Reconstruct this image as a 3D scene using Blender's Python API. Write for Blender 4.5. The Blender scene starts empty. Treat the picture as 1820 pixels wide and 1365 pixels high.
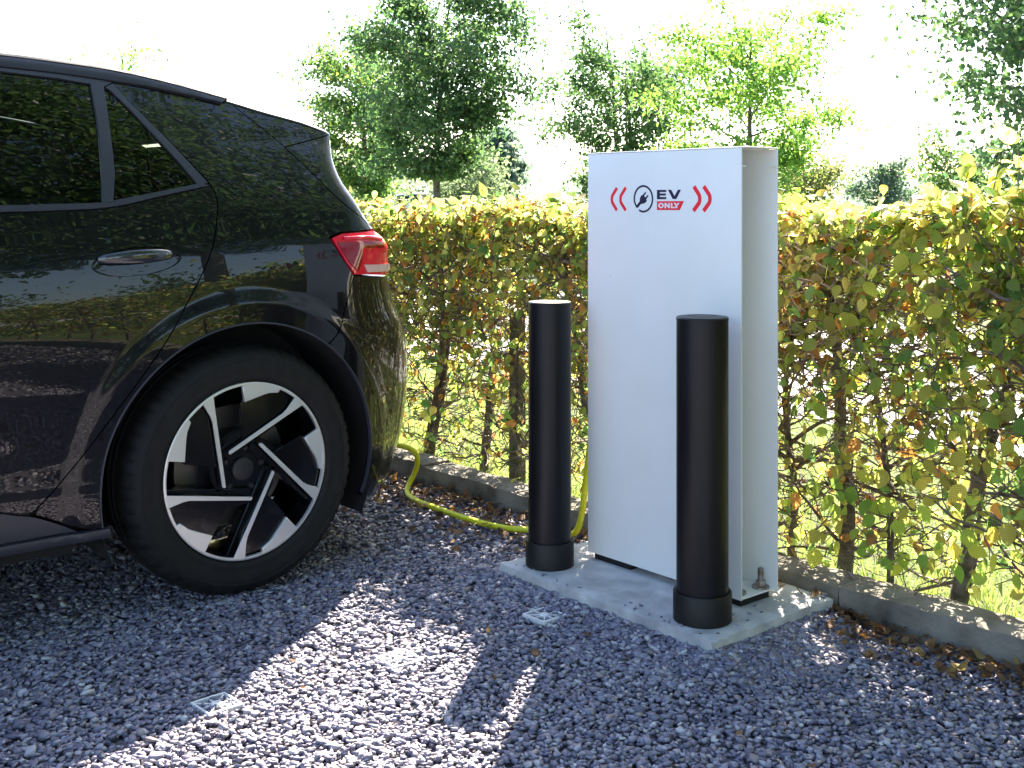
import bpy, bmesh, math, random
import numpy as np
from mathutils import Vector, Matrix, noise
from mathutils.geometry import delaunay_2d_cdt
random.seed(7); RNG=np.random.default_rng(11)
PI=math.pi
sc=bpy.context.scene; COL=sc.collection
# ------------------------------------------------------------------ camera
SN,CS=0.6423357664,0.7664233577           # the view direction, against the kerb's own axes
cam=bpy.data.cameras.new('camera'); cam.lens=41.54; cam.sensor_width=36; cam.sensor_fit='HORIZONTAL'
cam.shift_y=-0.1783; cam.clip_end=2000; cam.clip_start=.05
camo=bpy.data.objects.new('camera',cam); COL.objects.link(camo)
camo.location=(0,0,1.07)
camo.rotation_euler=Vector((-CS,SN,0)).to_track_quat('-Z','Y').to_euler()
sc.camera=camo
# ------------------------------------------------------------------ sky and sun
SUN=Vector((-.544,.713,.80)).normalized()
EL=math.asin(SUN.z); AZ=math.atan2(SUN.x,SUN.y)
w=bpy.data.worlds.new('World'); sc.world=w; w.use_nodes=True
nt=w.node_tree; nt.nodes.clear()
sky=nt.nodes.new('ShaderNodeTexSky'); sky.sky_type='NISHITA'; sky.sun_disc=False
sky.sun_elevation=EL; sky.sun_rotation=AZ; sky.air_density=1.0; sky.dust_density=1.4; sky.ozone_density=2.2
bg=nt.nodes.new('ShaderNodeBackground'); bg.inputs[1].default_value=.09
wo=nt.nodes.new('ShaderNodeOutputWorld')
nt.links.new(sky.outputs[0],bg.inputs[0]); nt.links.new(bg.outputs[0],wo.inputs[0])
sl=bpy.data.lights.new('sun','SUN'); sl.energy=5.0; sl.angle=math.radians(.53); sl.color=(1,.885,.73)
so=bpy.data.objects.new('sun',sl); COL.objects.link(so); so.rotation_euler=SUN.to_track_quat('Z','Y').to_euler()
so.location=(0,0,30)
vs=sc.view_settings; vs.view_transform='Standard'; vs.look='None'; vs.exposure=2.55; vs.gamma=1; vs.use_curve_mapping=False
sc.render.engine='CYCLES'

# ------------------------------------------------------------------ helpers
def link(o,parent=None):
    COL.objects.link(o)
    if parent is not None: o.parent=parent
    return o
def tag(o,label=None,cat=None,group=None,kind=None):
    if label: o['label']=label
    if cat: o['category']=cat
    if group: o['group']=group
    if kind: o['kind']=kind
    return o
def empty(name,loc,rz=0):
    o=bpy.data.objects.new(name,None); o.location=loc; o.rotation_euler=(0,0,rz); o.empty_display_size=.1
    COL.objects.link(o); return o
def addobj(name,me,mat=None,parent=None):
    o=bpy.data.objects.new(name,me)
    if mat is not None:
        me.materials.clear(); me.materials.append(mat)
    return link(o,parent)
def mesh(name,V,Fc,smooth=False,uv=None,col=None):
    """V (n,3), Fc list of index tuples or an (m,k) array"""
    me=bpy.data.meshes.new(name)
    if isinstance(Fc,np.ndarray):
        V=np.asarray(V,dtype=np.float32); m,k=Fc.shape
        me.vertices.add(len(V)); me.vertices.foreach_set('co',V.ravel())
        me.loops.add(m*k); me.loops.foreach_set('vertex_index',Fc.astype(np.int32).ravel())
        me.polygons.add(m); me.polygons.foreach_set('loop_start',np.arange(0,m*k,k,dtype=np.int32))
        me.polygons.foreach_set('loop_total',np.full(m,k,dtype=np.int32))
        me.update(calc_edges=True)
    else:
        me.from_pydata([tuple(v) for v in V],[],Fc); me.update()
    if smooth: me.polygons.foreach_set('use_smooth',np.ones(len(me.polygons),dtype=bool))
    li=None
    if uv is not None or col is not None:
        li=np.empty(len(me.loops),dtype=np.int32); me.loops.foreach_get('vertex_index',li)
    if uv is not None:
        l=me.uv_layers.new(name='UVMap'); l.data.foreach_set('uv',np.asarray(uv,dtype=np.float32)[li].ravel())
    if col is not None:
        a=me.color_attributes.new(name='Col',type='FLOAT_COLOR',domain='POINT')
        c=np.ones((len(V),4),dtype=np.float32); c[:,:3]=col; a.data.foreach_set('color',c.ravel())
    return me
class MB:
    def __init__(s): s.v=[]; s.f=[]
    def add(s,V,Fc):
        n=len(s.v); s.v+= [tuple(v) for v in V]; s.f+=[tuple(i+n for i in f) for f in Fc]; return s
    def box(s,a,b):
        x0,y0,z0=a; x1,y1,z1=b
        return s.add([(x0,y0,z0),(x1,y0,z0),(x1,y1,z0),(x0,y1,z0),(x0,y0,z1),(x1,y0,z1),(x1,y1,z1),(x0,y1,z1)],
          [(0,3,2,1),(4,5,6,7),(0,1,5,4),(1,2,6,5),(2,3,7,6),(3,0,4,7)])
    def tube(s,pts,rad,n=6,cap=True):
        pts=[Vector(p) for p in pts]; rad=rad if isinstance(rad,(list,tuple)) else [rad]*len(pts)
        rings=[]; up=None
        for i,p in enumerate(pts):
            t=(pts[min(i+1,len(pts)-1)]-pts[max(i-1,0)]).normalized()
            if up is None: up=Vector((0,0,1)) if abs(t.z)<.9 else Vector((1,0,0))
            a=t.cross(up).normalized(); b=a.cross(t).normalized(); up=b
            rings.append([p+(a*math.cos(2*PI*k/n)+b*math.sin(2*PI*k/n))*rad[i] for k in range(n)])
        V=[v for r in rings for v in r]; Fc=[]
        for i in range(len(pts)-1):
            for k in range(n):
                k2=(k+1)%n; Fc.append((i*n+k,i*n+k2,(i+1)*n+k2,(i+1)*n+k))
        if cap: Fc.append(tuple(range(n))[::-1]); Fc.append(tuple((len(pts)-1)*n+k for k in range(n)))
        return s.add(V,Fc)
    def lathe(s,prof,n=48,M=None,closed=False):
        """prof (r,h) turned round local z"""
        V=[];Fc=[];m=len(prof)
        for k in range(n):
            a=2*PI*k/n
            for r,h in prof:
                p=Vector((r*math.cos(a),r*math.sin(a),h)); V.append(M@p if M else p)
        for k in range(n):
            k2=(k+1)%n
            for i in range(m-1 if not closed else m):
                j=(i+1)%m; Fc.append((k*m+i,k2*m+i,k2*m+j,k*m+j))
        return s.add(V,Fc)
    def prism(s,poly,M,h0,h1):
        """closed polygon (u,v) extruded between h0 and h1 in matrix M's frame"""
        n=len(poly); V=[M@Vector((u,v,h0)) for u,v in poly]+[M@Vector((u,v,h1)) for u,v in poly]
        ar=sum(poly[i][0]*poly[(i+1)%n][1]-poly[(i+1)%n][0]*poly[i][1] for i in range(n))
        Fc=[tuple(range(n))[::-1],tuple(range(n,2*n))]+[(i,(i+1)%n,n+(i+1)%n,n+i) for i in range(n)]
        if ar<0: Fc=[f[::-1] for f in Fc]
        return s.add(V,Fc)
    def build(s,name,mat,parent=None,smooth=False,bevel=0,auto=None,seg=2):
        me=bpy.data.meshes.new(name); me.from_pydata(s.v,[],s.f); me.update()
        if bevel or auto is not None:
            bm=bmesh.new(); bm.from_mesh(me)
            if bevel:
                es=[e for e in bm.edges if len(e.link_faces)==2 and e.calc_face_angle(0)>.6]
                bmesh.ops.bevel(bm,geom=es,offset=bevel,segments=seg,affect='EDGES',profile=.6)
            bm.to_mesh(me); bm.free()
        o=addobj(name,me,mat,parent)
        if smooth or auto is not None or bevel:
            me.polygons.foreach_set('use_smooth',np.ones(len(me.polygons),dtype=bool))
            me.set_sharp_from_angle(angle=math.radians(auto if auto is not None else 40))
        return o

# ------------------------------------------------------------------ materials
def mat(name,color=(.5,.5,.5),rough=.5,metal=0,**kw):
    m=bpy.data.materials.new(name); m.use_nodes=True; b=m.node_tree.nodes['Principled BSDF']
    b.inputs['Base Color'].default_value=(*color,1); b.inputs['Roughness'].default_value=rough; b.inputs['Metallic'].default_value=metal
    for k,v in kw.items(): b.inputs[k.replace('_',' ')].default_value=v
    m['b']=1; return m
def N(m,t,**kw):
    n=m.node_tree.nodes.new(t)
    for k,v in kw.items():
        if k.startswith('i_'): n.inputs[k[2:].replace('_',' ')].default_value=v
        else: setattr(n,k,v)
    return n
def L(m,a,b): m.node_tree.links.new(a,b)
def P(m): return m.node_tree.nodes['Principled BSDF']
def noisy(m,scale,c1,c2,detail=6,rough=None,bump=0,bscale=None,coord='Object',lo=.35,hi=.65,rr=None,dist=.01):
    tc=N(m,'ShaderNodeTexCoord'); nz=N(m,'ShaderNodeTexNoise'); nz.inputs['Scale'].default_value=scale; nz.inputs['Detail'].default_value=detail
    L(m,tc.outputs[coord],nz.inputs['Vector'])
    cr=N(m,'ShaderNodeValToRGB'); cr.color_ramp.elements[0].position=lo; cr.color_ramp.elements[1].position=hi
    cr.color_ramp.elements[0].color=(*c1,1); cr.color_ramp.elements[1].color=(*c2,1)
    L(m,nz.outputs['Fac'],cr.inputs['Fac']); L(m,cr.outputs['Color'],P(m).inputs['Base Color'])
    if bump:
        n2=N(m,'ShaderNodeTexNoise'); n2.inputs['Scale'].default_value=bscale or scale*4; n2.inputs['Detail'].default_value=8
        L(m,tc.outputs[coord],n2.inputs['Vector'])
        bp=N(m,'ShaderNodeBump'); bp.inputs['Strength'].default_value=bump; bp.inputs['Distance'].default_value=dist
        L(m,n2.outputs['Fac'],bp.inputs['Height']); L(m,bp.outputs['Normal'],P(m).inputs['Normal'])
    if rr:
        mr=N(m,'ShaderNodeMapRange'); mr.inputs['To Min'].default_value=rr[0]; mr.inputs['To Max'].default_value=rr[1]
        L(m,nz.outputs['Fac'],mr.inputs['Value']); L(m,mr.outputs[0],P(m).inputs['Roughness'])
    return m
M={}
M['paint']=mat('black_paint',(.0030,.0031,.0045),.30,0,Coat_Weight=1.0,Coat_Roughness=.006,Coat_IOR=1.47,Specular_IOR_Level=.12)
M['trim']=mat('satin_black_trim',(.036,.036,.050),.34)
M['grip']=mat('handle_paint',(.012,.013,.018),.25,0,Coat_Weight=1.0,Coat_Roughness=.03,Coat_IOR=1.6)
M['plastic']=mat('dark_plastic',(.014,.014,.017),.55)
M['rubber']=noisy(mat('tyre_rubber',(.02,.02,.022),.72),30,(.006,.006,.0065),(.013,.0125,.013),bump=.15,bscale=220,rr=(.6,.85),dist=.002)
M['void']=mat('underbody_black',(.006,.006,.007),.8)
M['gap']=mat('panel_gap',(.004,.004,.005),.6)
M['alloy']=mat('machined_alloy',(.78,.78,.79),.38,.75)
_m=M['alloy']; tc=N(_m,'ShaderNodeTexCoord'); wv=N(_m,'ShaderNodeTexNoise'); wv.inputs['Scale'].default_value=260; wv.inputs['Detail'].default_value=3
L(_m,tc.outputs['Object'],wv.inputs['Vector']); bp=N(_m,'ShaderNodeBump'); bp.inputs['Strength'].default_value=.12; bp.inputs['Distance'].default_value=.001
L(_m,wv.outputs['Fac'],bp.inputs['Height']); L(_m,bp.outputs['Normal'],P(_m).inputs['Normal'])
M['gloss']=mat('gloss_black_wheel',(.003,.003,.004),.2,0,Specular_IOR_Level=.25,Coat_Weight=.35,Coat_Roughness=.06)
M['disc']=mat('brake_disc',(.18,.17,.16),.4,.9)
M['seat']=noisy(mat('seat_cloth',(.06,.06,.065),.9),80,(.10,.105,.11),(.16,.165,.17))
M['white']=noisy(mat('white_powdercoat',(.78,.79,.80),.33),6,(.84,.83,.80),(.87,.86,.84),bump=.05,bscale=400,rr=(.28,.42),dist=.001)
M['red']=mat('sign_red',(.93,.022,.040),.4)
M['navy']=mat('sign_navy',(.010,.008,.045),.4)
M['signwhite']=mat('sign_white',(.82,.80,.82),.4)
M['steel']=noisy(mat('zinc_steel',(.35,.32,.28),.4,.8),60,(.22,.17,.12),(.42,.40,.38))
M['bollard']=noisy(mat('bollard_plastic',(.014,.013,.016),.38),3,(.005,.005,.0065),(.009,.008,.010),bump=.06,bscale=300,rr=(.30,.46),dist=.001)
M['collar']=noisy(mat('bollard_collar',(.016,.016,.016),.5),9,(.007,.007,.007),(.011,.011,.0105),bump=.05,bscale=300,dist=.001)
M['concrete']=noisy(mat('slab_concrete',(.4,.4,.4),.9),14,(.36,.36,.365),(.60,.60,.59),bump=.8,bscale=150,lo=.3,hi=.7,dist=.004)
M['kerb']=noisy(mat('kerb_concrete',(.3,.28,.25),.92),9,(.075,.068,.050),(.23,.21,.175),bump=.6,bscale=90,lo=.3,hi=.62,dist=.006)
M['cable']=mat('yellow_cable',(.66,.68,.015),.42)
M['grid']=noisy(mat('white_marker_plastic',(.8,.8,.8),.5),40,(.66,.66,.66),(.82,.82,.82))
M['bark']=noisy(mat('bark',(.1,.08,.06),.9),26,(.055,.045,.035),(.17,.145,.115),bump=.8,bscale=60,dist=.004)
M['twig']=noisy(mat('twig_bark',(.1,.07,.05),.6),30,(.07,.045,.035),(.20,.14,.105))
M['stake']=noisy(mat('weathered_stake',(.14,.12,.07),.9),18,(.07,.065,.035),(.17,.15,.09),bump=.5,bscale=70,dist=.004)
M['lawn']=noisy(mat('lawn_soil',(.05,.08,.02),.95),1.2,(.065,.10,.028),(.11,.14,.040),bump=.7,bscale=60,dist=.03)
M['path']=noisy(mat('pale_gravel_path',(.4,.39,.37),.95),5,(.36,.355,.34),(.46,.455,.44),bump=.4,bscale=120)
M['bed']=noisy(mat('gravel_bed',(.05,.05,.06),.95),60,(.07,.068,.085),(.14,.135,.16),bump=.8,bscale=90,dist=.01)
M['hill']=noisy(mat('far_hill',(.12,.18,.10),1),.02,(.10,.16,.09),(.16,.22,.14))
M['carwhite']=mat('white_car_paint',(.7,.71,.72),.15,0,Coat_Weight=1)
M['interior']=mat('interior_dark',(.03,.03,.032),.8)
def mk_glass(name,tint,fac):
    m=bpy.data.materials.new(name); m.use_nodes=True; t=m.node_tree; t.nodes.clear()
    o=t.nodes.new('ShaderNodeOutputMaterial'); tr=t.nodes.new('ShaderNodeBsdfTransparent'); tr.inputs[0].default_value=(*tint,1)
    g=t.nodes.new('ShaderNodeBsdfGlossy'); g.inputs['Roughness'].default_value=.0; g.inputs[0].default_value=(1,1,1,1)
    fr=t.nodes.new('ShaderNodeFresnel'); fr.inputs[0].default_value=fac; mx=t.nodes.new('ShaderNodeMixShader')
    t.links.new(fr.outputs[0],mx.inputs[0]); t.links.new(tr.outputs[0],mx.inputs[1]); t.links.new(g.outputs[0],mx.inputs[2]); t.links.new(mx.outputs[0],o.inputs[0])
    return m
M['glass']=mk_glass('tinted_window_glass',(.26,.29,.28),1.5)
M['glassclear']=mk_glass('clear_window_glass',(.6,.66,.64),1.5)
for k_ in ('bollard','collar','rubber'): P(M[k_]).inputs['Specular IOR Level'].default_value=.3
# fine grime specks on the white metal
_m=M['white']; tc=N(_m,'ShaderNodeTexCoord'); vo=N(_m,'ShaderNodeTexVoronoi'); vo.inputs['Scale'].default_value=26; L(_m,tc.outputs['Object'],vo.inputs['Vector'])
nz=N(_m,'ShaderNodeTexNoise'); nz.inputs['Scale'].default_value=7; L(_m,tc.outputs['Object'],nz.inputs['Vector'])
mr=N(_m,'ShaderNodeMapRange'); mr.inputs['From Min'].default_value=.02; mr.inputs['From Max'].default_value=.06; mr.inputs['To Min'].default_value=1; mr.inputs['To Max'].default_value=0; L(_m,vo.outputs['Distance'],mr.inputs['Value'])
m3=N(_m,'ShaderNodeMapRange'); m3.inputs['From Min'].default_value=.52; m3.inputs['From Max'].default_value=.62; m3.inputs['To Max'].default_value=.7; L(_m,nz.outputs['Fac'],m3.inputs['Value'])
mu=N(_m,'ShaderNodeMath',operation='MULTIPLY'); L(_m,mr.outputs[0],mu.inputs[0]); L(_m,m3.outputs[0],mu.inputs[1])
mx=N(_m,'ShaderNodeMix',data_type='RGBA'); bc=P(_m).inputs['Base Color']; L(_m,bc.links[0].from_socket,mx.inputs['A']); mx.inputs['B'].default_value=(.25,.22,.18,1); L(_m,mu.outputs[0],mx.inputs['Factor']); L(_m,mx.outputs['Result'],bc)
# lamp lenses
M['lens']=mat('red_lens',(.78,.006,.035),.08,0,Coat_Weight=1.0,Coat_Roughness=.0,Coat_IOR=1.38,Transmission_Weight=0)
M['lensdark']=mat('dark_red_lens',(.26,.002,.010),.06,0,Coat_Weight=.4,Coat_Roughness=.0)
M['lenspale']=mat('pale_reflector_lens',(.75,.50,.50),.12,0,Coat_Weight=1.0)
def mk_leaf(name,attr=True,base=(.1,.2,.03),var=.25,trans=.68,veins=True,rough=.5,dark=1.0):
    m=bpy.data.materials.new(name); m.use_nodes=True; t=m.node_tree; t.nodes.clear()
    o=t.nodes.new('ShaderNodeOutputMaterial'); d=t.nodes.new('ShaderNodeBsdfPrincipled'); d.inputs['Roughness'].default_value=rough
    tl=t.nodes.new('ShaderNodeBsdfTranslucent'); mx=t.nodes.new('ShaderNodeMixShader'); mx.inputs[0].default_value=trans
    if attr:
        a=t.nodes.new('ShaderNodeAttribute'); a.attribute_name='Col'; c=a.outputs['Color']
    else:
        oi=t.nodes.new('ShaderNodeObjectInfo'); hs=t.nodes.new('ShaderNodeHueSaturation'); hs.inputs['Color'].default_value=(*base,1)
        mr=t.nodes.new('ShaderNodeMapRange'); mr.inputs['To Min'].default_value=.45; mr.inputs['To Max'].default_value=.53
        t.links.new(oi.outputs['Random'],mr.inputs['Value']); t.links.new(mr.outputs[0],hs.inputs['Hue'])
        m2=t.nodes.new('ShaderNodeMapRange'); m2.inputs['To Min'].default_value=.6; m2.inputs['To Max'].default_value=1.4
        mm=t.nodes.new('ShaderNodeMath'); mm.operation='FRACT'; m3=t.nodes.new('ShaderNodeMath'); m3.operation='MULTIPLY'; m3.inputs[1].default_value=7.3
        t.links.new(oi.outputs['Random'],m3.inputs[0]); t.links.new(m3.outputs[0],mm.inputs[0]); t.links.new(mm.outputs[0],m2.inputs['Value'])
        t.links.new(m2.outputs[0],hs.inputs['Value']); c=hs.outputs['Color']
    if veins:
        uv=t.nodes.new('ShaderNodeUVMap'); sp=t.nodes.new('ShaderNodeSeparateXYZ'); t.links.new(uv.outputs[0],sp.inputs[0])
        ab=t.nodes.new('ShaderNodeMath'); ab.operation='ABSOLUTE'; t.links.new(sp.outputs[0],ab.inputs[0])
        s1=t.nodes.new('ShaderNodeMath'); s1.operation='MULTIPLY_ADD'; s1.inputs[1].default_value=-.55; t.links.new(ab.outputs[0],s1.inputs[0]); t.links.new(sp.outputs[1],s1.inputs[2])
        s2=t.nodes.new('ShaderNodeMath'); s2.operation='MULTIPLY'; s2.inputs[1].default_value=46; t.links.new(s1.outputs[0],s2.inputs[0])
        s3=t.nodes.new('ShaderNodeMath'); s3.operation='SINE'; t.links.new(s2.outputs[0],s3.inputs[0])
        bp=t.nodes.new('ShaderNodeBump'); bp.inputs['Strength'].default_value=.5; bp.inputs['Distance'].default_value=.0012
        t.links.new(s3.outputs[0],bp.inputs['Height']); t.links.new(bp.outputs[0],d.inputs['Normal'])
        # blotches of brown towards the edge and between ribs
        tc=t.nodes.new('ShaderNodeTexCoord'); nz=t.nodes.new('ShaderNodeTexNoise'); nz.inputs['Scale'].default_value=70; t.links.new(tc.outputs['Object'],nz.inputs['Vector'])
        mr=t.nodes.new('ShaderNodeMapRange'); mr.inputs['From Min'].default_value=.56; mr.inputs['From Max'].default_value=.68; mr.inputs['To Max'].default_value=.75
        t.links.new(nz.outputs['Fac'],mr.inputs['Value'])
        mc=t.nodes.new('ShaderNodeMix'); mc.data_type='RGBA'; t.links.new(mr.outputs[0],mc.inputs['Factor']); t.links.new(c,mc.inputs['A']); mc.inputs['B'].default_value=(.16,.075,.02,1)
        v2=t.nodes.new('ShaderNodeMapRange'); v2.inputs['From Min'].default_value=-1; v2.inputs['To Min'].default_value=.66; v2.inputs['To Max'].default_value=1.08
        t.links.new(s3.outputs[0],v2.inputs['Value'])
        vm=t.nodes.new('ShaderNodeVectorMath'); vm.operation='SCALE'; t.links.new(mc.outputs['Result'],vm.inputs[0]); t.links.new(v2.outputs[0],vm.inputs['Scale'])
        c=vm.outputs[0]
    t.links.new(c,d.inputs['Base Color'])
    g=t.nodes.new('ShaderNodeVectorMath'); g.operation='MULTIPLY'; g.inputs[1].default_value=(2.4,2.4,1.9); t.links.new(c,g.inputs[0])
    t.links.new(g.outputs[0],tl.inputs[0])
    t.links.new(d.outputs[0],mx.inputs[1]); t.links.new(tl.outputs[0],mx.inputs[2]); t.links.new(mx.outputs[0],o.inputs[0])
    return m
M['leaf']=mk_leaf('hedge_leaf',rough=.27)
M['treeleaf']=mk_leaf('tree_leaf',veins=False,trans=.5)
M['litter']=mk_leaf('dry_leaf',trans=.15,rough=.7)
M['blade']=mk_leaf('grass_blade',veins=False,trans=.5)
def mk_attr(name,rough):
    m=mat(name,(.2,.2,.2),rough); a=N(m,'ShaderNodeAttribute'); a.attribute_name='Col'
    tc=N(m,'ShaderNodeTexCoord'); nz=N(m,'ShaderNodeTexNoise'); nz.inputs['Scale'].default_value=170; nz.inputs['Detail'].default_value=4; L(m,tc.outputs['Object'],nz.inputs['Vector'])
    mr=N(m,'ShaderNodeMapRange'); mr.inputs['To Min'].default_value=.7; mr.inputs['To Max'].default_value=1.3; L(m,nz.outputs['Fac'],mr.inputs['Value'])
    vm=N(m,'ShaderNodeVectorMath',operation='SCALE'); L(m,a.outputs['Color'],vm.inputs[0]); L(m,mr.outputs[0],vm.inputs['Scale'])
    L(m,vm.outputs[0],P(m).inputs['Base Color'])
    bp=N(m,'ShaderNodeBump'); bp.inputs['Strength'].default_value=.4; bp.inputs['Distance'].default_value=.002; L(m,nz.outputs['Fac'],bp.inputs['Height']); L(m,bp.outputs[0],P(m).inputs['Normal'])
    return m
M['stone']=mk_attr('slate_chippings',.62)

# ------------------------------------------------------------------ the ground and what lies on it
def sheet(name,x0,x1,y0,y1,z,m,n=1):
    o=MB().add([(x0,y0,z),(x1,y0,z),(x1,y1,z),(x0,y1,z)],[(0,1,2,3)]).build(name,m); tag(o,kind='structure'); return o
sheet('ground',-700,700,-700,700,-.02,M['lawn'])
sheet('lawn',-60,60,2.70,4.75,.012,M['lawn'])
sheet('gravel_bed',-16,9,-12,2.60,-.004,M['bed'])
sheet('path',-60,60,4.75,9.2,.016,M['path'])
# low line of hills on the horizon
V=[];Fc=[]; nx=120
for i in range(nx+1):
    a=-.2+i/nx*2.9                      # bearing sweep around the view
    h=5.0+6*noise.noise(Vector((a*6,.3,0)))+3*noise.noise(Vector((a*19,1.3,0)))+6
    for r,hh in ((330,0),(400,h*.55),(470,h),(560,h*.6)):
        V.append((-r*math.cos(a-.3),r*math.sin(a-.3),hh-.5))
for i in range(nx):
    for k in range(3): Fc.append((i*4+k,(i+1)*4+k,(i+1)*4+k+1,i*4+k+1))
tag(MB().add(V,Fc).build('hills',M['hill'],smooth=True),kind='structure')

SLAB=(-2.560,-1.790,2.100,2.570,.06)
def rand_rot(n):
    q=RNG.normal(size=(n,4)); q/=np.linalg.norm(q,axis=1)[:,None]; a,b,c,d=q.T
    return np.stack([np.stack([1-2*(c*c+d*d),2*(b*c-a*d),2*(b*d+a*c)],1),np.stack([2*(b*c+a*d),1-2*(b*b+d*d),2*(c*d-a*b)],1),np.stack([2*(b*d-a*c),2*(c*d+a*b),1-2*(b*b+c*c)],1)],1)
def ico():
    t=(1+5**.5)/2; v=np.array([(-1,t,0),(1,t,0),(-1,-t,0),(1,-t,0),(0,-1,t),(0,1,t),(0,-1,-t),(0,1,-t),(t,0,-1),(t,0,1),(-t,0,-1),(-t,0,1)],float)
    v/=np.linalg.norm(v[0]); f=np.array([(0,11,5),(0,5,1),(0,1,7),(0,7,10),(0,10,11),(1,5,9),(5,11,4),(11,10,2),(10,7,6),(7,1,8),(3,9,4),(3,4,2),(3,2,6),(3,6,8),(3,8,9),(4,9,5),(2,4,11),(6,2,10),(8,6,7),(9,8,1)])
    return v,f
def stones(pos,size,cols,shape):
    n=len(pos); iv,iff=ico()
    if shape=='chip':
        # a crushed chip: a box with two corners struck off, twelve triangles
        iv=np.array([(-1,-.8,-1),(1,-.7,-1),(.8,1,-1),(-.9,.7,-1),(-.7,-.9,1),(.75,-1,1),(1,.55,1),(-1,.8,1)],float)*.8
        iff=np.array([(0,2,1),(0,3,2),(4,5,6),(4,6,7),(0,1,5),(0,5,4),(1,2,6),(1,6,5),(2,3,7),(2,7,6),(3,0,4),(3,4,7)])
    nv=len(iv)
    V=iv[None]*(1+RNG.uniform(-.45,.25,size=(n,nv,1)))+RNG.normal(0,.14,(n,nv,3))
    sc3=np.stack([RNG.uniform(.8,1.35,n),RNG.uniform(.6,1.0,n),RNG.uniform(.28,.56,n)],1)
    V=V*sc3[:,None,:]*size[:,None,None]
    # mostly lying flat: tilt by a limited angle, then any heading
    tx=RNG.normal(0,.22,n); ty=RNG.normal(0,.22,n); tz=RNG.uniform(0,2*PI,n)
    def R(ax,a):
        c,s=np.cos(a),np.sin(a); z=np.zeros_like(a); o=np.ones_like(a)
        m={'x':[[o,z,z],[z,c,-s],[z,s,c]],'y':[[c,z,s],[z,o,z],[-s,z,c]],'z':[[c,-s,z],[s,c,z],[z,z,o]]}[ax]
        return np.stack([np.stack(r,1) for r in m],1)
    Rm=R('z',tz)@R('x',tx)@R('y',ty)
    V=np.einsum('nij,nkj->nki',Rm,V)+pos[:,None,:]
    Fc=(iff[None]+nv*np.arange(n)[:,None,None]).reshape(-1,3)
    return V.reshape(-1,3),Fc,np.repeat(cols,nv,axis=0)
def stone_cols(n):
    pal=np.array([(.185,.174,.238),(.26,.245,.305),(.125,.117,.172),(.35,.335,.38),(.28,.235,.24),(.48,.465,.475)])
    k=RNG.choice(6,n,p=[.33,.27,.17,.13,.06,.04]); return pal[k]*RNG.uniform(.8,1.25,(n,1))
def depth(X,Y): return -CS*X+SN*Y
def lateral(X,Y): return SN*X+CS*Y
# dense chippings where the photograph looks, thinner beyond
ps=[];sz=[]
def scatter(x0,x1,y0,y1,dens,smin,smax,cond=None):
    n=int((x1-x0)*(y1-y0)*dens); X=RNG.uniform(x0,x1,n); Y=RNG.uniform(y0,y1,n)
    k=~((X>SLAB[0]-.004)&(X<SLAB[1]+.004)&(Y>SLAB[2]-.004)&(Y<SLAB[3]+.2))
    if cond is not None: k&=cond(X,Y)
    X=X[k];Y=Y[k]; s=RNG.uniform(smin,smax,len(X))**1.0
    Z=RNG.uniform(-.002,.0085,len(X))
    ps.append(np.stack([X,Y,Z],1)); sz.append(s)
inview=lambda X,Y:(depth(X,Y)>1.9)&(np.abs(lateral(X,Y))<.52*depth(X,Y)+.15)
near=lambda X,Y:inview(X,Y)&(depth(X,Y)<3.6)
scatter(-5.6,-.4,-.3,2.585,11500,.0054,.0102,near)
scatter(-5.6,-.4,-.3,2.585,700,.010,.0145,near)
scatter(-6.0,-.4,-.3,2.585,4200,.0075,.013,lambda X,Y:inview(X,Y)&(depth(X,Y)>=3.6))
scatter(-5.4,2.5,-2.5,2.585,500,.010,.020,lambda X,Y:~inview(X,Y))
# chippings banked up against the slab
n=9000; t_=RNG.exponential(.055,n); e=RNG.integers(0,3,n); u=RNG.uniform(size=n)
X=np.where(e==0,SLAB[0]-t_,np.where(e==1,SLAB[1]+t_,SLAB[0]-.08+u*(SLAB[1]-SLAB[0]+.16))); Y=np.where(e==2,SLAB[2]-t_,SLAB[2]-.05+u*.5)
h=.026*np.exp(-t_/.07)+.004; ps.append(np.stack([X,Y,h*RNG.uniform(.3,1.15,n)],1)); sz.append(RNG.uniform(.007,.013,n))
pos=np.concatenate(ps); siz=np.concatenate(sz)
pk=RNG.uniform(size=len(pos))<.62
Va,Fa,Ca=stones(pos[pk],siz[pk],stone_cols(pk.sum()),'chip'); Vb,Fb,Cb=stones(pos[~pk],siz[~pk],stone_cols((~pk).sum()),'round')
go=addobj('gravel',mesh('gravel',np.concatenate([Va,Vb]),np.concatenate([Fa,Fb+len(Va)]),col=np.concatenate([Ca,Cb])),M['stone']); tag(go,'dark slate gravel chippings covering the parking bay','gravel',kind='stuff')

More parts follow.
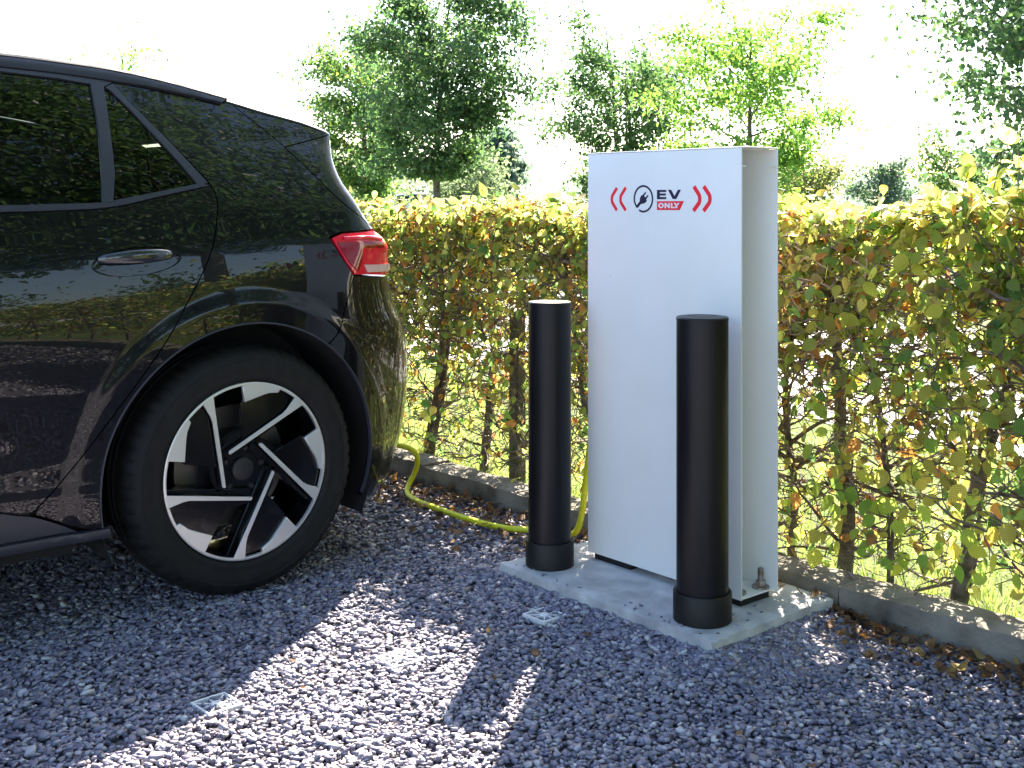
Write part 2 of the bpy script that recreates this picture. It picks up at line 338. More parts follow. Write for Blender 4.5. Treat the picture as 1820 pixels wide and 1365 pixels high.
# concrete slab under the charger
def rough_box(x0,x1,y0,y1,z0,z1,step,amp,edge,name,m,parent=None,seed=0):
    nx=max(2,int((x1-x0)/step)); ny=max(2,int((y1-y0)/step)); bm=bmesh.new()
    g={}
    def rr(x,y,z):
        p=Vector((x,y,z))
        d=Vector((noise.noise(p*22+Vector((seed,0,0))),noise.noise(p*22+Vector((0,seed+5,0))),noise.noise(p*22+Vector((9,0,seed)))))
        d+=.5*Vector((noise.noise(p*70),noise.noise(p*70+Vector((3,3,3))),noise.noise(p*70+Vector((7,1,2)))))
        return p+d*amp
    nz=max(2,int((z1-z0)/(step*.8)))
    def key(i,j,k):
        if (i,j,k) not in g:
            x=x0+(x1-x0)*i/nx; y=y0+(y1-y0)*j/ny; z=z0+(z1-z0)*k/nz
            # knock the top arris off
            if k==nz and (i in(0,nx) or j in(0,ny)): z-=edge*(.5+.8*abs(noise.noise(Vector((x*30,y*30,seed)))))
            q=rr(x,y,z)
            if k==nz and 0<i<nx and 0<j<ny: q.z=z+(q.z-z)*.25
            g[(i,j,k)]=bm.verts.new(q)
        return g[(i,j,k)]
    for i in range(nx):
        for j in range(ny): bm.faces.new((key(i,j,nz),key(i+1,j,nz),key(i+1,j+1,nz),key(i,j+1,nz)))
    for k in range(nz):
        for i in range(nx):
            bm.faces.new((key(i,0,k),key(i+1,0,k),key(i+1,0,k+1),key(i,0,k+1)))
            bm.faces.new((key(i+1,ny,k),key(i,ny,k),key(i,ny,k+1),key(i+1,ny,k+1)))
        for j in range(ny):
            bm.faces.new((key(0,j+1,k),key(0,j,k),key(0,j,k+1),key(0,j+1,k+1)))
            bm.faces.new((key(nx,j,k),key(nx,j+1,k),key(nx,j+1,k+1),key(nx,j,k+1)))
    me=bpy.data.meshes.new(name); bm.to_mesh(me); bm.free()
    o=addobj(name,me,m,parent); me.polygons.foreach_set('use_smooth',np.ones(len(me.polygons),dtype=bool)); me.set_sharp_from_angle(angle=math.radians(50)); return o
sl_=rough_box(SLAB[0],SLAB[1],SLAB[2],SLAB[3],-.05,SLAB[4],.013,.0045,.008,'concrete_slab',M['concrete'])
n=38; e=RNG.uniform(size=n)<.6; X=np.where(e,RNG.uniform(SLAB[0]+.01,SLAB[1]-.01,n),SLAB[1]-.008-RNG.exponential(.02,n)); Y=np.where(e,SLAB[2]+.008+RNG.exponential(.012,n),RNG.uniform(SLAB[2],SLAB[3],n))
Va,Fa,Ca=stones(np.stack([X,Y,np.full(n,SLAB[4]+.001)],1),RNG.uniform(.0025,.0075,n),stone_cols(n),'chip')
gs=addobj('loose_chippings',mesh('loose_chippings',Va,Fa,col=Ca),M['stone']); tag(gs,'a few stray chippings kicked up onto the edge of the concrete slab','gravel',kind='stuff')
tag(sl_,'low pale concrete slab carrying the white charger and both black bollards','slab')
kerb=empty('kerb',(0,2.66,0)); tag(kerb,kind='structure')
x=-8.2; i=0; breaks=[-8.2,-7.28,-6.37,-5.45,-4.54,-3.62,-2.71,-1.79,-.88,.04,.95,1.87,2.78,3.7]
for i,(a,b) in enumerate(zip(breaks,breaks[1:])):
    o=rough_box(a+.002,b-.002,2.598,2.722,-.06,.082+.004*math.sin(i*2.1),.03 if -4.8<a<-.7 else .1,.006,.007,'kerb_stone',M['kerb'],None,seed=i)
    o.parent=kerb; o.matrix_parent_inverse=Matrix.Translation((0,-2.66,0))
import math
def lerp_tab(tab,z):
    if z<=tab[0][0]: return tab[0][1]
    for (a,b),(c,d) in zip(tab,tab[1:]):
        if z<=c: return b+(d-b)*(z-a)/(c-a)
    return tab[-1][1]
def smooth_tab(tab,z):   # catmull-rom through table
    n=len(tab)
    if z<=tab[0][0]: return tab[0][1]
    if z>=tab[-1][0]: return tab[-1][1]
    for i in range(n-1):
        if z<=tab[i+1][0]: break
    def sl(j):
        j0=max(0,j-1); j1=min(n-1,j+1)
        return (tab[j1][1]-tab[j0][1])/(tab[j1][0]-tab[j0][0])
    a,b=tab[i]; c,d=tab[i+1]; h=c-a; t=(z-a)/h
    return (2*t**3-3*t*t+1)*b+(t**3-2*t*t+t)*h*sl(i)+(-2*t**3+3*t*t)*d+(t**3-t*t)*h*sl(i+1)
XC=-3.78; WY,WZ=1.508,0.335
WLOW=[(.08,.80),(.16,.835),(.24,.862),(.34,.872),(.44,.872),(.52,.878),(.62,.888),(.72,.893),(.80,.892),(.87,.886),(.92,.880)]
WUP=[(.92,.880),(.96,.866),(1.0,.852),(1.05,.836),(1.15,.799),(1.25,.757),(1.35,.708),(1.42,.668),(1.50,.615),(1.56,.56)]
YREAR=[(.08,2.0),(1.5,2.0)]
def RC(z): return smooth_tab([(.1,.30),(.6,.34),(.82,.30),(.92,.20),(1.0,.10),(1.08,.06),(1.5,.05)],z)
def RX(z): return smooth_tab([(.1,.20),(.6,.24),(.82,.20),(.92,.12),(1.0,.05),(1.08,.025),(1.5,.02)],z)
def base(Y,z):
    q=z-.04*max(-1.2,min(1,Y-.86))*max(0,min(1,(1.25-z)/.2))*max(0,min(1,(z-.5)/.2))
    w=smooth_tab(WLOW,q) if q<.92 else smooth_tab(WUP,q)
    w-=.016*((Y-.2)/1.6)**2*(1+2.0*max(0,min(1,(z-.95)/.4)))
    r=math.hypot(Y-WY,z-WZ)
    t=max(0,min(1,(.505-r)/.050)); w+=.009*t*t*(3-2*t)
    return w
def F(s,z):
    yr=smooth_tab(YREAR,z); rc=RC(z); y0=yr-rc
    if s<=y0: return s,base(s,z)
    a=(s-y0)/rc
    if a<=math.pi/2:
        Y=y0+rc*math.sin(a); return Y,base(Y,z)-RX(z)*(1-math.cos(a))
    u=s-y0-rc*math.pi/2; xm=base(yr,z)-RX(z); x=xm-u
    return yr+.05*(1-(x/xm)**2)*(xm/.7),x
YREAR=[(0.08, 2.1), (0.14, 2.083), (0.18, 2.075), (0.22, 2.095), (0.28, 2.115), (0.36, 2.144), (0.44, 2.164), (0.52, 2.167), (0.6, 2.163), (0.68, 2.145), (0.76, 2.096), (0.82, 2.069), (0.86, 2.052), (0.9, 2.034), (0.94, 2.016), (0.98, 1.963), (1.03, 1.92), (1.08, 1.893), (1.13, 1.867), (1.18, 1.857), (1.23, 1.864), (1.3, 1.885), (1.4, 1.921), (1.5, 1.962)]
# ------------------------------------------------------------------ the black hatchback
def front_blend(Y): return max(0,(-1.55-Y))
XF=-2.08; RCF=.45; RXF=.40
def F2(s,z):
    """body surface: s runs along the side, round the rear corner and (below XF+RCF) round the front corner"""
    if s>=XF+RCF: return F(s,z)
    a=(XF+RCF-s)/RCF
    if a<=math.pi/2:
        Y=XF+RCF-RCF*math.sin(a); return Y,base(Y,z)-RXF*(1-math.cos(a))
    u=(a-math.pi/2)*RCF; xm=base(XF,z)-RXF
    return XF-.08*(1-((xm-u)/xm)**2),xm-u
def s_centre(z):
    yr=smooth_tab(YREAR,z); return yr-RC(z)+RC(z)*PI/2+base(yr,z)-RX(z)
def s_front(z): return XF+RCF-RCF*PI/2-(base(XF,z)-RXF)
TOP=[(-2.4,.70),(-2.08,.76),(-1.85,.85),(-1.5,.92),(-1.2,.97),(-1.0,1.01),(-.8,1.13),(-.5,1.29),(-.25,1.385),(.1,1.440),(.5,1.458),(.932,1.448),(1.072,1.441),(1.224,1.429),(1.376,1.405),(1.54,1.370),(1.656,1.342),(1.768,1.318),(1.88,1.290),(2.6,1.286)]
def top(s): return smooth_tab(TOP,s)
_b0=base
def base(Y,z):
    w=_b0(Y,z)
    r=math.hypot(Y+1.262,z-.335); t=max(0,min(1,(.505-r)/.050)); return w+.009*t*t*(3-2*t)
def pt(s,z,off=0.0,side=1,frame=False):
    def q(s,z): Y,x=F2(s,z); return Vector((x,Y,z))
    p=q(s,z)
    e=.004; n=(q(s+e,z)-q(s-e,z)).cross(q(s,z+e)-q(s,z-e)).normalized()
    if n.length<.5: n=Vector((1,0,0))
    if n.x<-.3: n=-n
    p=p+n*off
    if side<0: p.x=-p.x; n.x=-n.x
    return p,n
def inset(poly,d):
    n=len(poly); ar=sum(poly[i][0]*poly[(i+1)%n][1]-poly[(i+1)%n][0]*poly[i][1] for i in range(n)); sg=1 if ar>0 else -1
    out=[]
    for i in range(n):
        a=Vector(poly[i-1]);b=Vector(poly[i]);c=Vector(poly[(i+1)%n])
        e1=(b-a).normalized(); e2=(c-b).normalized(); n1=Vector((-e1.y,e1.x))*sg; n2=Vector((-e2.y,e2.x))*sg
        m=(n1+n2); 
        if m.length<1e-4: m=n1.copy()
        m.normalize(); k=max(.45,m.dot(n1)); out.append(tuple(b+m*(d/k)))
    return out
def dens(poly,step,closed=True):
    out=[]; n=len(poly)
    for i in range(n if closed else n-1):
        a=Vector(poly[i]); b=Vector(poly[(i+1)%n]); k=max(1,int((b-a).length/step))
        for j in range(k): out.append(tuple(a+(b-a)*j/k))
    if not closed: out.append(tuple(poly[-1]))
    return out
def cat(pts,n=6):
    """catmull-rom through an open line"""
    P_=[Vector(p) for p in pts]; P_=[P_[0]*2-P_[1]]+P_+[P_[-1]*2-P_[-2]]; out=[]
    for i in range(1,len(P_)-2):
        for j in range(n):
            t=j/n; a,b,c,d=P_[i-1:i+3]
            out.append(tuple(.5*((2*b)+(-a+c)*t+(2*a-5*b+4*c-d)*t*t+(-a+3*b-3*c+d)*t**3)))
    out.append(tuple(P_[-2])); return out
def pip(p,poly):
    x,y=p; c=False; n=len(poly); j=n-1
    for i in range(n):
        xi,yi=poly[i]; xj,yj=poly[j]
        if (yi>y)!=(yj>y) and x<(xj-xi)*(y-yi)/(yj-yi)+xi: c=not c
        j=i
    return c
class Surf:
    pass
def panel(name,poly,m,parent,side=1,off=0.0,gap=.0018,flange=.014,step=.022,thick=None,origin=None,bulge=None):
    if side<0: step*=2.2
    poly=[tuple(p) for p in poly]
    pl=dens(inset(poly,gap) if gap else poly,step*.8)
    xs=[p[0] for p in pl]; zs=[p[1] for p in pl]
    pts=[Vector(p) for p in pl]; nb=len(pts)
    i0=int(min(xs)/step)-1; i1=int(max(xs)/step)+1; j0=int(min(zs)/step)-1; j1=int(max(zs)/step)+1
    small=inset(pl,step*.35)
    for i in range(i0,i1+1):
        for j in range(j0,j1+1):
            p=(i*step+.0007,j*step+.0005)
            rr_=min(math.hypot(p[0]-1.508,p[1]-.335),math.hypot(p[0]+1.262,p[1]-.335))
            if side>0 and .43<rr_<.528: continue
            if pip(p,pl):
                # keep clear of the border
                if min((p[0]-a[0])**2+(p[1]-a[1])**2 for a in pl)>(step*.45)**2: pts.append(Vector(p))
    if side>0:
        for cy in (1.508,-1.262):
            for r in (.434,.446,.455,.464,.473,.482,.491,.500,.510,.522):
                for k in range(230):
                    p=(cy+r*math.cos(2*PI*(k+.5*r)/230),.335+r*math.sin(2*PI*(k+.5*r)/230))
                    if pip(p,pl) and min((p[0]-a[0])**2+(p[1]-a[1])**2 for a in pl)>.005**2: pts.append(Vector(p))
    vs_,ed,fc,ov,oe,of=delaunay_2d_cdt(pts,[(k,(k+1)%nb) for k in range(nb)],[tuple(range(nb))],1,1e-6)
    V=[];Nn=[]
    for v in vs_:
        o=off+(bulge(v.x,v.y) if bulge else 0)
        p,n=pt(v.x,v.y,o,side); V.append(p); Nn.append(n)
    Fc=[tuple(f) for f in fc]
    # orient
    def nrm(f): return (V[f[1]]-V[f[0]]).cross(V[f[2]]-V[f[0]])
    Fc=[f if nrm(f).dot(Nn[f[0]])>0 else f[::-1] for f in Fc]
    nF=len(Fc)
    # flange going inwards from the border
    inv={}
    for i,o_ in enumerate(ov):
        for k in o_: inv[k]=i
    bl=[inv.get(k) for k in range(nb)]
    base_i=len(V); fl=[]
    for k in bl:
        V.append(V[k]); Nn.append(Nn[k])
    for k in bl:
        V.append(V[k]-Nn[k]*flange); Nn.append(Nn[k])
    sgn=None
    for k in range(nb):
        k2=(k+1)%nb; f=(base_i+k,base_i+k2,base_i+nb+k2,base_i+nb+k)
        Fc.append(f)
    me=bpy.data.meshes.new(name); me.from_pydata([tuple(v) for v in V],[],Fc); me.update()
    sm=np.zeros(len(me.polygons),dtype=bool); sm[:nF]=True; me.polygons.foreach_set('use_smooth',sm)
    # analytic normals on the skin
    cn=[]
    for p in me.polygons:
        for li in p.loop_indices:
            cn.append(tuple(Nn[me.loops[li].vertex_index]) if p.index<nF else tuple(p.normal))
    if bulge is None: me.normals_split_custom_set(cn)
    return addobj(name,me,m,parent)
def strip(name,line,width,off,m,parent,side=1,depth_=.006,step=.02,z=None,rnd=True):
    """a moulding of rounded section laid along a line on the body"""
    pl=dens(line,step,closed=False); mb=MB(); n=len(pl); wd=width if callable(width) else (lambda t:width)
    prof=[(-.5,-1),(-.5,.35),(-.32,.9),(0,1.0),(.32,.9),(.5,.35),(.5,-1)]
    V=[];Fc=[]
    for i,p in enumerate(pl):
        a=Vector(pl[max(i-1,0)]); b=Vector(pl[min(i+1,n-1)]); t=(b-a).normalized(); nn=Vector((-t.y,t.x))
        for u,h in prof:
            q=Vector(p)+nn*u*wd(i/(n-1)); V.append(pt(q.x,q.y,off+h*depth_,side)[0])
    k=len(prof)
    for i in range(n-1):
        for j in range(k-1):
            f=(i*k+j,i*k+j+1,(i+1)*k+j+1,(i+1)*k+j); Fc.append(f if side>0 else f[::-1])
    Fc.append(tuple(range(k))); Fc.append(tuple((n-1)*k+j for j in range(k)))
    mb.add(V,Fc); o=mb.build(name,m,parent,auto=50); return o

car=empty('parked_car',(XC,0,0)); tag(car,'glossy black electric hatchback parked nose out beside the charger, rear door and wheel in view','car')
def circ(cy,cz,r,a0,a1,n): return [(cy+r*math.cos(math.radians(a0+(a1-a0)*i/n)),cz+r*math.sin(math.radians(a0+(a1-a0)*i/n))) for i in range(n+1)]
doorline=cat([(1.212,1.386),(1.248,1.336),(1.324,1.248),(1.388,1.170),(1.428,1.12),(1.441,1.075),(1.427,1.008),(1.404,.948),(1.368,.876),(1.314,.788),(1.262,.708),(1.212,.640),(1.150,.560),(1.080,.472),(1.004,.383),(.94,.322)],5)
tailline=cat([(1.544,1.358),(1.584,1.324),(1.64,1.276),(1.692,1.228),(1.768,1.144),(1.856,1.052),(1.972,.988)],6)
railbot=[(.2,1.414),(.5,1.418),(.76,1.412),(.924,1.406),(1.064,1.402),(1.168,1.394),(1.212,1.388),(1.30,1.381),(1.368,1.372),(1.46,1.358),(1.544,1.360)]
railbot=[(.2,1.414),(.5,1.418),(.76,1.412),(.924,1.407),(1.064,1.401),(1.168,1.393),(1.212,1.389),(1.30,1.381),(1.368,1.371),(1.46,1.357),(1.52,1.345)]
def topl(s0,s1,n,dz=0): return [(s0+(s1-s0)*i/n,top(s0+(s1-s0)*i/n)+dz) for i in range(n+1)]
trimbot=cat([(.2,1.036),(.5,1.038),(.876,1.043),(1.008,1.046),(1.146,1.054),(1.288,1.083),(1.430,1.112)],5)
bumpline=[(1.844,.856),(1.832,.82),(1.82,.792),(1.806,.752),(1.796,.72),(1.778,.69),(1.752,.668)]
AR=.405
def arch_pts(a0,a1,n=26,cy=1.508): return circ(cy,.335,AR,a0,a1,n)
a_b=math.degrees(math.atan2(.668-.335,1.752-1.508)) # angle where bumper line meets the arch
def arc_end(cy,z): return math.degrees(math.asin((z-.335)/AR))
for side in (1,-1):
    # rear door
    lower=[(.94,.322),(.90,.326),(.86,.338),(.70,.345),(.23,.345)]
    door=[p for p in doorline if p[1]<1.113]+lower[1:]+[(.215,.40),(.20,.7),(.20,1.036)]+trimbot[1:]
    dr=panel('rear_door',door,M['paint'],car,side)
    # quarter panel with C pillar
    al=180-arc_end(1.508,.255)
    ar=arch_pts(al,a_b,40)
    light_l=[(1.844,.856),(1.812,.896),(1.784,.940),(1.768,.968),(1.804,.980),(1.944,.987),(1.972,.988)]
    quarter=doorline[:-1]+[(.945,.316),(.985,.298),(1.02,.279),(1.06,.262),(1.085,.256)]+ar+[(1.752,.668)]+bumpline[::-1][1:]+light_l[1:]+tailline[::-1][1:]+[(1.52,1.347)]+railbot[::-1][1:-5]
    quarter=[p for i,p in enumerate(quarter) if i==0 or (Vector(p)-Vector(quarter[i-1])).length>.004]
    qp=panel('quarter_panel',quarter,M['paint'],car,side)
    # rear bumper
    ae=arc_end(1.508,.205)
    bz=[.20,.28,.36,.44,.52,.6,.68,.76,.84]
    bump=bumpline[:-1]+arch_pts(a_b,ae,26)+[(1.95,.19),(2.0,.175),(2.15,.172)]+[(s_centre(.172)-.001,.172)]+[(s_centre(z)-.001,z) for z in bz]+[(2.30,.842),(2.20,.842),(2.10,.842),(1.97,.849)]
    panel('rear_bumper',bump,M['paint'],car,side)
    # tailgate side and rear face
    tg=[(1.985,.988),(2.04,.963),(2.10,.954),(2.19,.949),(2.23,.90),(2.25,.848)]+[(s_centre(z)-.001,z) for z in (.848,.9,.95,1.0,1.05,1.1,1.15,1.2,1.25,1.274)]+[(2.02,1.276),(1.892,1.276),(1.83,1.262),(1.776,1.248),(1.692,1.228)]+[p for p in tailline if p[1]<1.226 and p[1]>.989]
    panel('tailgate',tg,M['paint'],car,side)
    # spoiler flank
    sp=[p for p in tailline if p[1]>=1.226]+[(1.776,1.248),(1.83,1.262),(1.892,1.276),(2.02,1.276),(2.02,1.268),(1.95,1.2665)]+[(s,z-.020) for s,z in topl(1.88,1.57,10)]
    panel('spoiler',sp,M['paint'],car,side,gap=.0012,step=.016)
    # roof rail strip
    rl=topl(.2,1.55,40,-.003)+[(1.545,1.360)]+railbot[::-1]
    panel('roof_rail',rl,M['trim'],car,side,off=.005,gap=.001,step=.012,bulge=lambda s,z:.006*math.sin(PI*max(0,min(1,(z-(top(s)-.045))/.045))))
    strip('roof_seam',[(p[0],p[1]-.014) for p in topl(.2,1.54,40)],.004,.0085,M['gap'],car,side,.003)
    # window trims
    ft=[(.22,1.395),(.5,1.404),(.76,1.402),(.924,1.396),(1.064,1.388),(1.16,1.377)]
    topframe=ft+[(1.184,1.372),(1.212,1.387)]+[p for p in railbot[::-1] if p[0]<1.2]
    panel('window_frame',topframe,M['trim'],car,side,off=.003,gap=.0008,step=.012)
    panel('window_frame',[(1.148,1.378),(1.162,1.377),(1.183,1.372),(1.176,1.25),(1.168,1.14),(1.152,1.068),(1.124,1.064),(1.134,1.14),(1.146,1.26)],M['trim'],car,side,off=.006,gap=.0005,step=.014)
    fo=[(1.212,1.385),(1.248,1.334),(1.324,1.246),(1.386,1.168),(1.425,1.118)]
    panel('window_frame',fo+[(1.405,1.113),(1.390,1.115),(1.355,1.167),(1.30,1.240),(1.235,1.322),(1.2,1.362),(1.185,1.372)],M['trim'],car,side,off=.004,gap=.0014,step=.012)
    bt=cat([(.2,1.058),(.5,1.058),(.876,1.060),(.996,1.063),(1.124,1.066),(1.150,1.071),(1.262,1.092),(1.392,1.117)],4)
    panel('window_sill_trim',trimbot+[(1.408,1.116)]+bt[::-1],M['trim'],car,side,off=.005,gap=.001,step=.011)
    # glass
    panel('side_window',ft[1:-1]+[(1.150,1.378),(1.146,1.26),(1.134,1.14),(1.126,1.06)]+[(p[0],p[1]-.004) for p in bt[::-1] if p[0]<1.12 and p[0]>.24]+[(.24,1.055),(.24,1.394)],M['glass'],car,side,off=-.003,gap=0,step=.03,flange=.001)
    panel('quarter_window',[(1.183,1.374),(1.2,1.366),(1.240,1.322),(1.305,1.240),(1.36,1.167),(1.396,1.114),(1.262,1.088),(1.150,1.066),(1.168,1.14),(1.176,1.25)],M['glass'],car,side,off=-.002,gap=0,step=.02,flange=.001)
    # sill
    sl2=[(-.78,.335),(.2,.335),(.86,.332),(.90,.320),(.94,.316),(.955,.25),(1.115,.25),(1.118,.215),(-.8,.215)]
    panel('rocker_panel',[(-.80,.343),(.2,.343),(.858,.336),(.90,.323),(.945,.311),(.985,.293),(1.02,.274),(1.048,.258),(1.05,.256),(-.83,.256)],M['trim'],car,side,off=-.004)
    panel('side_skirt',[(-.86,.254),(.9,.254),(1.125,.254),(1.130,.232),(.9,.230),(-.86,.230)],M['trim'],car,side,off=.006,gap=0,step=.014,bulge=lambda s,z:.004*math.sin(PI*max(0,min(1,(z-.230)/.024))))
    # arch lips
    strip('arch_lip',circ(1.508,.335,AR+.002,180-arc_end(1.508,.258),math.degrees(math.asin((.215-.335)/AR)),60),.006,-.002,M['trim'],car,side,.006)
    # front end, simpler
    panel('front_door',[(-.80,.345),(.185,.345),(.185,1.036),(-.2,1.03),(-.75,1.01),(-.86,.95),(-.87,.6)],M['paint'],car,side,step=.04)
    fa=circ(-1.262,.335,AR,180-arc_end(0,.22),arc_end(0,.26),30)
    fen=[(s,top(s)-.002) for s in (-1.0,-1.2,-1.4,-1.6,-1.8,-2.0,-2.2)]
    fr=[(s_front(z)+.001,z) for z in (.74,.6,.4,.22)]
    panel('front_wing',fen+fr+[(-1.80,.2)]+fa+[(-.88,.345),(-.88,.6),(-.87,.95),(-.76,1.012),(-.86,1.08)],M['paint'],car,side,step=.045)
    panel('a_pillar',[(-.86,1.082),(-.75,1.012),(-.62,1.02),(-.5,1.12),(-.2,1.315),(.0,1.375),(.2,1.40),(.2,1.437)]+[(s,top(s)-.002) for s in (.0,-.25,-.5,-.7,-.85)],M['paint'],car,side,step=.04)
    panel('front_window',[(-.60,1.032),(.13,1.056),(.15,1.39),(.0,1.37),(-.2,1.31),(-.45,1.14)],M['glassclear'],car,side,off=-.003,gap=0,step=.05,flange=.001)
    panel('b_pillar',[(.135,1.036),(.238,1.036),(.238,1.40),(.155,1.395)],M['trim'],car,side,off=.003,gap=.0005,step=.04)
    # dark seals behind the shut lines
    for ln in (doorline,tailline,bumpline,[(.192,.34),(.192,1.03)],[(-.875,.35),(-.87,.95)],[(1.692,1.228),(1.776,1.248),(1.83,1.262),(1.892,1.276)],lower,[(.2,.340),(.86,.337)],trimbot):
        strip('door_seal',ln,.022,-.016,M['gap'],car,side,.004,step=.03)
    # tail lamp
    lamp=[(1.770,.966),(1.786,.938),(1.813,.895),(1.846,.856),(1.97,.849),(2.10,.845),(2.24,.846),(2.22,.90),(2.18,.944),(2.10,.949),(2.036,.957),(1.99,.974),(1.944,.985),(1.81,.979)]
    tl=panel('tail_light',lamp,M['lens'],car,side,off=.003,gap=.003,step=.014)
    panel('lamp_panel',[(1.788,.952),(1.90,.952),(1.985,.946),(1.98,.933),(1.872,.934),(1.87,.892),(1.855,.868),(1.824,.894),(1.80,.928)],M['lensdark'],tl,side,off=.0065,gap=.0,step=.012,flange=.005)
    panel('reversing_lamp',[(1.880,.886),(1.98,.884),(2.07,.881),(2.09,.863),(2.0,.861),(1.896,.864)],M['lenspale'],tl,side,off=.0085,gap=.0,step=.012,flange=.005)
    strip('lamp_rib',[(1.81,.962),(1.9,.963),(1.97,.956)],.010,.006,M['lens'],tl,side,.004)
    # door handle: recess bowl and grip
    def hb(s,z):
        u=(s-1.196)/.118; v=(z-.917-.008*u)/.036; r=min(1,u*u+v*v); return -.014*(1-r)
    ell=[(1.196+.118*math.cos(a)*(1 if abs(math.cos(a))<.8 else 1.0),.917+.008*math.cos(a)+.036*math.sin(a)) for a in [2*PI*k/44 for k in range(44)]]
    hd=panel('door_handle',ell,M['gloss'],car,side,off=.0015,gap=0,step=.008,flange=.003,bulge=hb)
    mb=MB(); pts=[];n=24
    V=[];Fc=[]
    for i in range(n+1):
        t=i/n; s=1.094+.196*t; arch_=.030*math.sin(PI*min(1,max(0,t)))**.55
        c,nn=pt(s,.924+.008*t,.001,side); c=c+nn*(arch_-.002)
        up=Vector((0,0,1)); hw=.0165*(.45+.55*abs(math.sin(PI*t))**.5); dp=.0055
        for k in range(10):
            a=2*PI*k/10; V.append(c+up*hw*math.cos(a)+nn*dp*math.sin(a))
    for i in range(n):
        for k in range(10):
            k2=(k+1)%10; Fc.append((i*10+k,i*10+k2,(i+1)*10+k2,(i+1)*10+k))
    Fc+= [tuple(range(10)),tuple(n*10+k for k in range(10))[::-1]]
    MB().add(V,Fc).build('grip',M['grip'],hd,auto=50)
# top surface pieces: bonnet, windscreen, roof
def topsurf(name,s0,s1,m,n=20,across=16,crown=.03,dz=0.0,par=None,zmul=None):
    V=[];Fc=[]
    for i in range(n+1):
        s=s0+(s1-s0)*i/n; z=top(s); Y,x=F2(s,z); c=crown(s) if callable(crown) else crown
        for j in range(across+1):
            u=-1+2*j/across; V.append((x*u,Y+( -.0)*(1-u*u),z-.001+dz+c*(1-u*u)))
    for i in range(n):
        for j in range(across):
            a=i*(across+1)+j; Fc.append((a,a+1,a+across+2,a+across+1))
    return MB().add(V,Fc).build(name,m,par or car,smooth=True)
topsurf('bonnet',-2.3,-1.0,M['paint'],crown=lambda s:.05)
topsurf('windscreen',-1.0,-.25,M['glassclear'],crown=.05)
topsurf('roof_panel',-.25,1.545,M['paint'],30,crown=lambda s:.05-.028*max(0,(s-.3)/1.2))
def cr(s): return .022*max(0,(2.09-s)/.5)
yr_=smooth_tab(YREAR,1.285); s_end=yr_-RC(1.285)+RC(1.285)*PI/2
def rim(s,ph):
    z=top(s)-.0222; p,n=pt(s,z,-.0006); n=Vector((n.x,n.y,0)).normalized()
    return p-n*.034*(1-math.cos(ph))+Vector((0,0,.0212*math.sin(ph)))
V=[];Fc=[];NS=34;NC=6;across=16
for i in range(NS+1):
    s=1.540+(s_end-1.540)*i/NS; c=.020*max(0,min(1,(s_end-s)/.4)); R_=[rim(s,PI/2*k/NC) for k in range(NC+1)]; e=R_[-1]
    row=[Vector((-v.x,v.y,v.z)) for v in R_]+[Vector((e.x*(-1+2*j/across),e.y,e.z+c*(1-(-1+2*j/across)**2))) for j in range(1,across)]+R_[::-1]
    V+=row; m_=len(row)
for i in range(NS):
    for j in range(m_-1): a=i*m_+j; Fc.append((a,a+1,a+m_+1,a+m_))
MB().add(V,Fc).build('spoiler_deck',M['paint'],car,smooth=True)
# roof aerial
mb=MB(); V=[];Fc=[]
for i in range(9):
    t=i/8; Y=1.36+.16*t; h=.100*math.sin(PI*min(1,.12+.72*t))**1.2*(1 if t<1 else .6); wd=.022*(1-abs(t-.45)*1.1)
    V+=[(-wd,Y,1.40),(-wd*.35,Y,1.405+h*.6),(0,Y,1.405+h),(wd*.35,Y,1.405+h*.6),(wd,Y,1.40)]
for i in range(8):
    for k in range(4): a=i*5+k; Fc.append((a,a+5,a+6,a+1))
Fc.append((0,1,2,3,4)); Fc.append((44,43,42,41,40))
MB().add(V,Fc).build('roof_aerial',M['paint'],car,smooth=True)
# rear screen glass on the tailgate
V=[];Fc=[]
for i in range(7):
    z=1.02+.22*i/6; yr=smooth_tab(YREAR,z); xm=base(yr,z)-RX(z)-.03
    for j in range(13): u=-1+2*j/12; V.append((xm*u,yr+.05*(1-u*u)*(xm/.7)+.006,z))
for i in range(6):
    for j in range(12): a=i*13+j; Fc.append((a+1,a,a+13,a+14))
MB().add(V,Fc).build('rear_screen',M['gloss'],car,smooth=True)
# floor, inner tub and wheel arch liners
mb=MB(); mb.box((-.62,-1.9,.19),(.62,1.95,.26)); mb.box((-.80,-.80,.19),(.80,1.06,.26)); mb.box((-.78,-.86,.26),(.78,-.80,1.0)); mb.box((-.66,-2.0,.26),(.66,-1.95,.7))
mb.box((-.60,-1.75,.26),(.60,-.87,.80)); mb.box((-.62,1.25,.26),(.62,2.02,.80)); mb.box((-.70,1.12,.80),(.70,1.90,.86))
mb.box((.80,-.8,.26),(.815,1.0,.99)); mb.box((-.815,-.8,.26),(-.80,1.0,.99)); mb.box((-.80,1.0,.26),(.80,1.06,.90))
mb.build('floor_pan',M['void'],car)
for side in (1,-1):
    for cy in (1.508,-1.262):
        mb=MB(); V=[];Fc=[]; nA=40
        for i in range(nA+1):
            a=math.radians(-25+230*i/nA); 
            for x in (.855,.62,.60):
                r=AR+.004 if x>.7 else (AR if x>.61 else .0)
                V.append((side*x,cy+r*math.cos(a),.335+r*math.sin(a)))
        for i in range(nA):
            for k in range(2): f=(i*3+k,i*3+k+1,(i+1)*3+k+1,(i+1)*3+k); Fc.append(f)
        MB().add(V,Fc).build('wheel_arch_liner',M['void'],car,smooth=False)
# back of the body below the windows and inner pillars (cabin lining)
MB().box((.60,1.45,.86),(.66,1.80,1.22)).build('cabin_lining',M['interior'],car)
MB().box((-.66,1.45,.86),(-.60,1.80,1.22)).build('cabin_lining',M['interior'],car)
